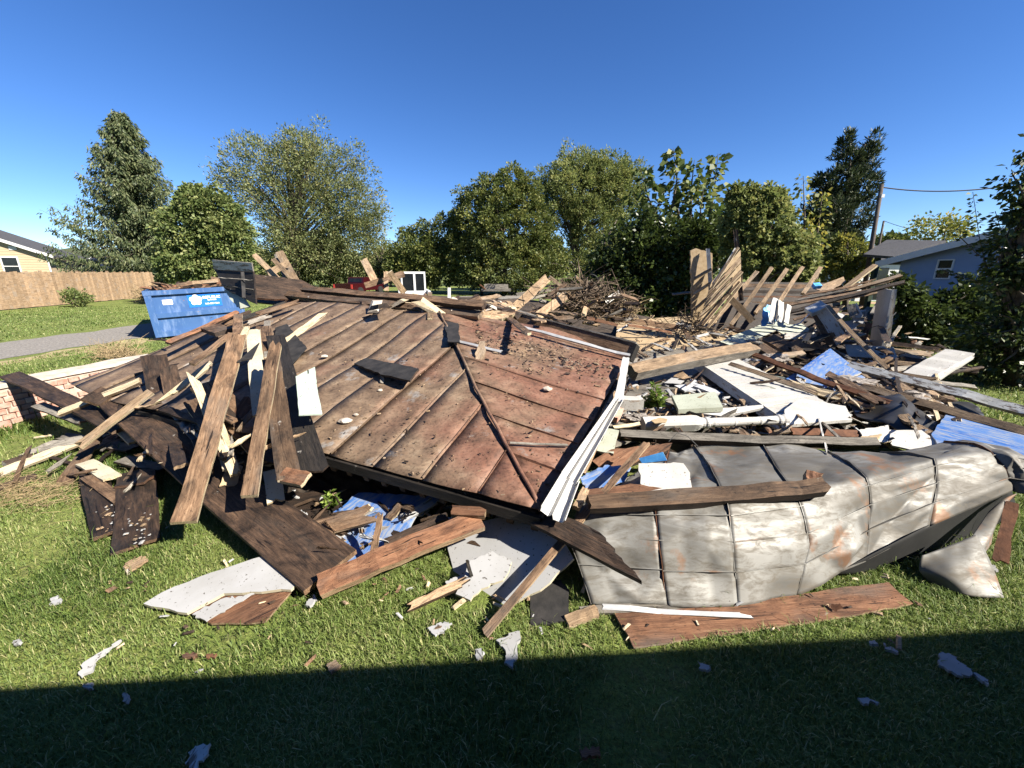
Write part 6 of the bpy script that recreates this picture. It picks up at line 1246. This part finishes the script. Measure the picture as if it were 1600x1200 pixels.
# ================================================================ grass blades
def inpoly(X, Y, poly):
    c = np.zeros(len(X), bool); n = len(poly)
    for i in range(n):
        x0, y0 = poly[i]; x1, y1 = poly[(i+1)%n]
        m = ((y0 > Y) != (y1 > Y)) & (X < (x1-x0)*(Y-y0)/((y1-y0) if y1 != y0 else 1e-9)+x0); c ^= m
    return c
def blades(x0, x1, y0, y1, dens, h, w_, keep=None):
    n = int((x1-x0)*(y1-y0)*dens); X = rng.uniform(x0,x1,n); Y = rng.uniform(y0,y1,n)
    u = X/np.maximum(Y,.1)                                # only ground the photograph shows, with a margin for a step to the side
    ok = (np.abs(X) < 1.55*Y+1.2)
    if keep is not None: ok &= keep(X, Y)
    for p in NOGRASS:
        xs = [q[0] for q in p]; ys = [q[1] for q in p]; bb = (X > min(xs)) & (X < max(xs)) & (Y > min(ys)) & (Y < max(ys)) & ok
        i = np.where(bb)[0]
        if len(i): ok[i[inpoly(X[i], Y[i], p)]] = False
    X, Y = X[ok], Y[ok]; n = len(X)
    bare = np.array([noise.noise(Vector((x*1.1+9, y*1.1, 7))) + .4*noise.noise(Vector((x*4, y*4, 2))) for x, y in zip(X, Y)]); kp = rng.random(n) > np.clip((bare-.18)*2.2, 0, .8); X, Y = X[kp], Y[kp]; n = len(X)
    pat = np.array([noise.noise(Vector((x*1.3, y*1.3, 0))) for x, y in zip(X[::1], Y[::1])]) if n < 400000 else rng.normal(size=n)*.3
    H = h*(.40+.8*rng.random(n))*(1+.6*pat)*np.where(rng.random(n) < .012, 2.4, 1); a = rng.uniform(0,2*math.pi,n); lean = rng.uniform(.25,1.15,n); sw = np.array([np.cos(a), np.sin(a)]).T; sd = np.stack([-sw[:,1], sw[:,0]], 1)
    b = np.stack([X, Y, np.zeros(n)], 1); z3 = lambda v, z: np.concatenate([v, z[:,None]], 1)
    W = w_*(.6+.8*rng.random(n)); s3 = z3(sd*W[:,None]*.5, np.zeros(n)); mid = b + z3(sw*(H*lean*.35)[:,None], H*.62); tip = b + z3(sw*(H*lean)[:,None], H*(1.02-.42*lean))
    V = np.stack([b-s3, b+s3, mid+s3*.8, tip, mid-s3*.8], 1).reshape(-1,3); i = np.arange(n)*5
    F = np.concatenate([np.stack([i,i+1,i+2,i+4],1)]); T3 = np.stack([i+4,i+2,i+3,i+3],1)
    pat2 = np.array([noise.noise(Vector((x*.75+5, y*.75, 3))) for x, y in zip(X, Y)]); tone = np.clip(.40 + .5*np.maximum(0, pat2-.08) - .50*pat + .30*rng.normal(size=n)*.6, 0, 1); dry = rng.random(n) < .09; tone = np.where(dry, .8+.2*rng.random(n), tone*.85)
    return V, F, np.stack([i+4,i+2,i+3],1), tone
def lawn(zones):
    Vs, Qs, Ts, Rs = [], [], [], []; off = 0
    for z_ in zones:
        V, Q, T3, r = blades(*z_); Vs.append(V); Qs.append(Q+off); Ts.append(T3+off); Rs.append(r); off += len(V)
    V = np.concatenate(Vs); Q = np.concatenate(Qs); T3 = np.concatenate(Ts); r = np.concatenate(Rs); me = bpy.data.meshes.new('grass')
    me.vertices.add(len(V)); me.vertices.foreach_set('co', V.astype(np.float32).ravel()); me.loops.add(Q.size+T3.size)
    me.loops.foreach_set('vertex_index', np.concatenate([Q.ravel(), T3.ravel()]).astype(np.int32)); me.polygons.add(len(Q)+len(T3))
    me.polygons.foreach_set('loop_start', np.concatenate([np.arange(len(Q))*4, Q.size+np.arange(len(T3))*3]).astype(np.int32))
    at_ = me.attributes.new('rnd','FLOAT','FACE'); at_.data.foreach_set('value', np.concatenate([r, r]).astype(np.float32)); me.update(calc_edges=True)
    return setting(link('grass', me, [L_['grass']]), 'stuff', 'green lawn grass with dry tips')
notdrive = lambda X, Y: ~((X < -10.2) & (X > -13.4) & (Y < 17))
lawn([(-3.6,4.0,.75,2.3,12500,.043,.0036), (-5.5,-.6,2.3,3.4,8000,.044,.0042), (-8,-1.5,3.4,5.6,2200,.06,.008,notdrive), (2.2,6.5,2.0,3.6,3000,.06,.0055), (4.0,9,3.6,7.5,900,.065,.011), (-14,-4.5,5.6,10,900,.055,.010,notdrive), (-24,-6,10,22,160,.05,.022,notdrive), (8,14,7.5,12,160,.08,.03), (.5,3.2,2.0,3.2,1200,.09,.005)])
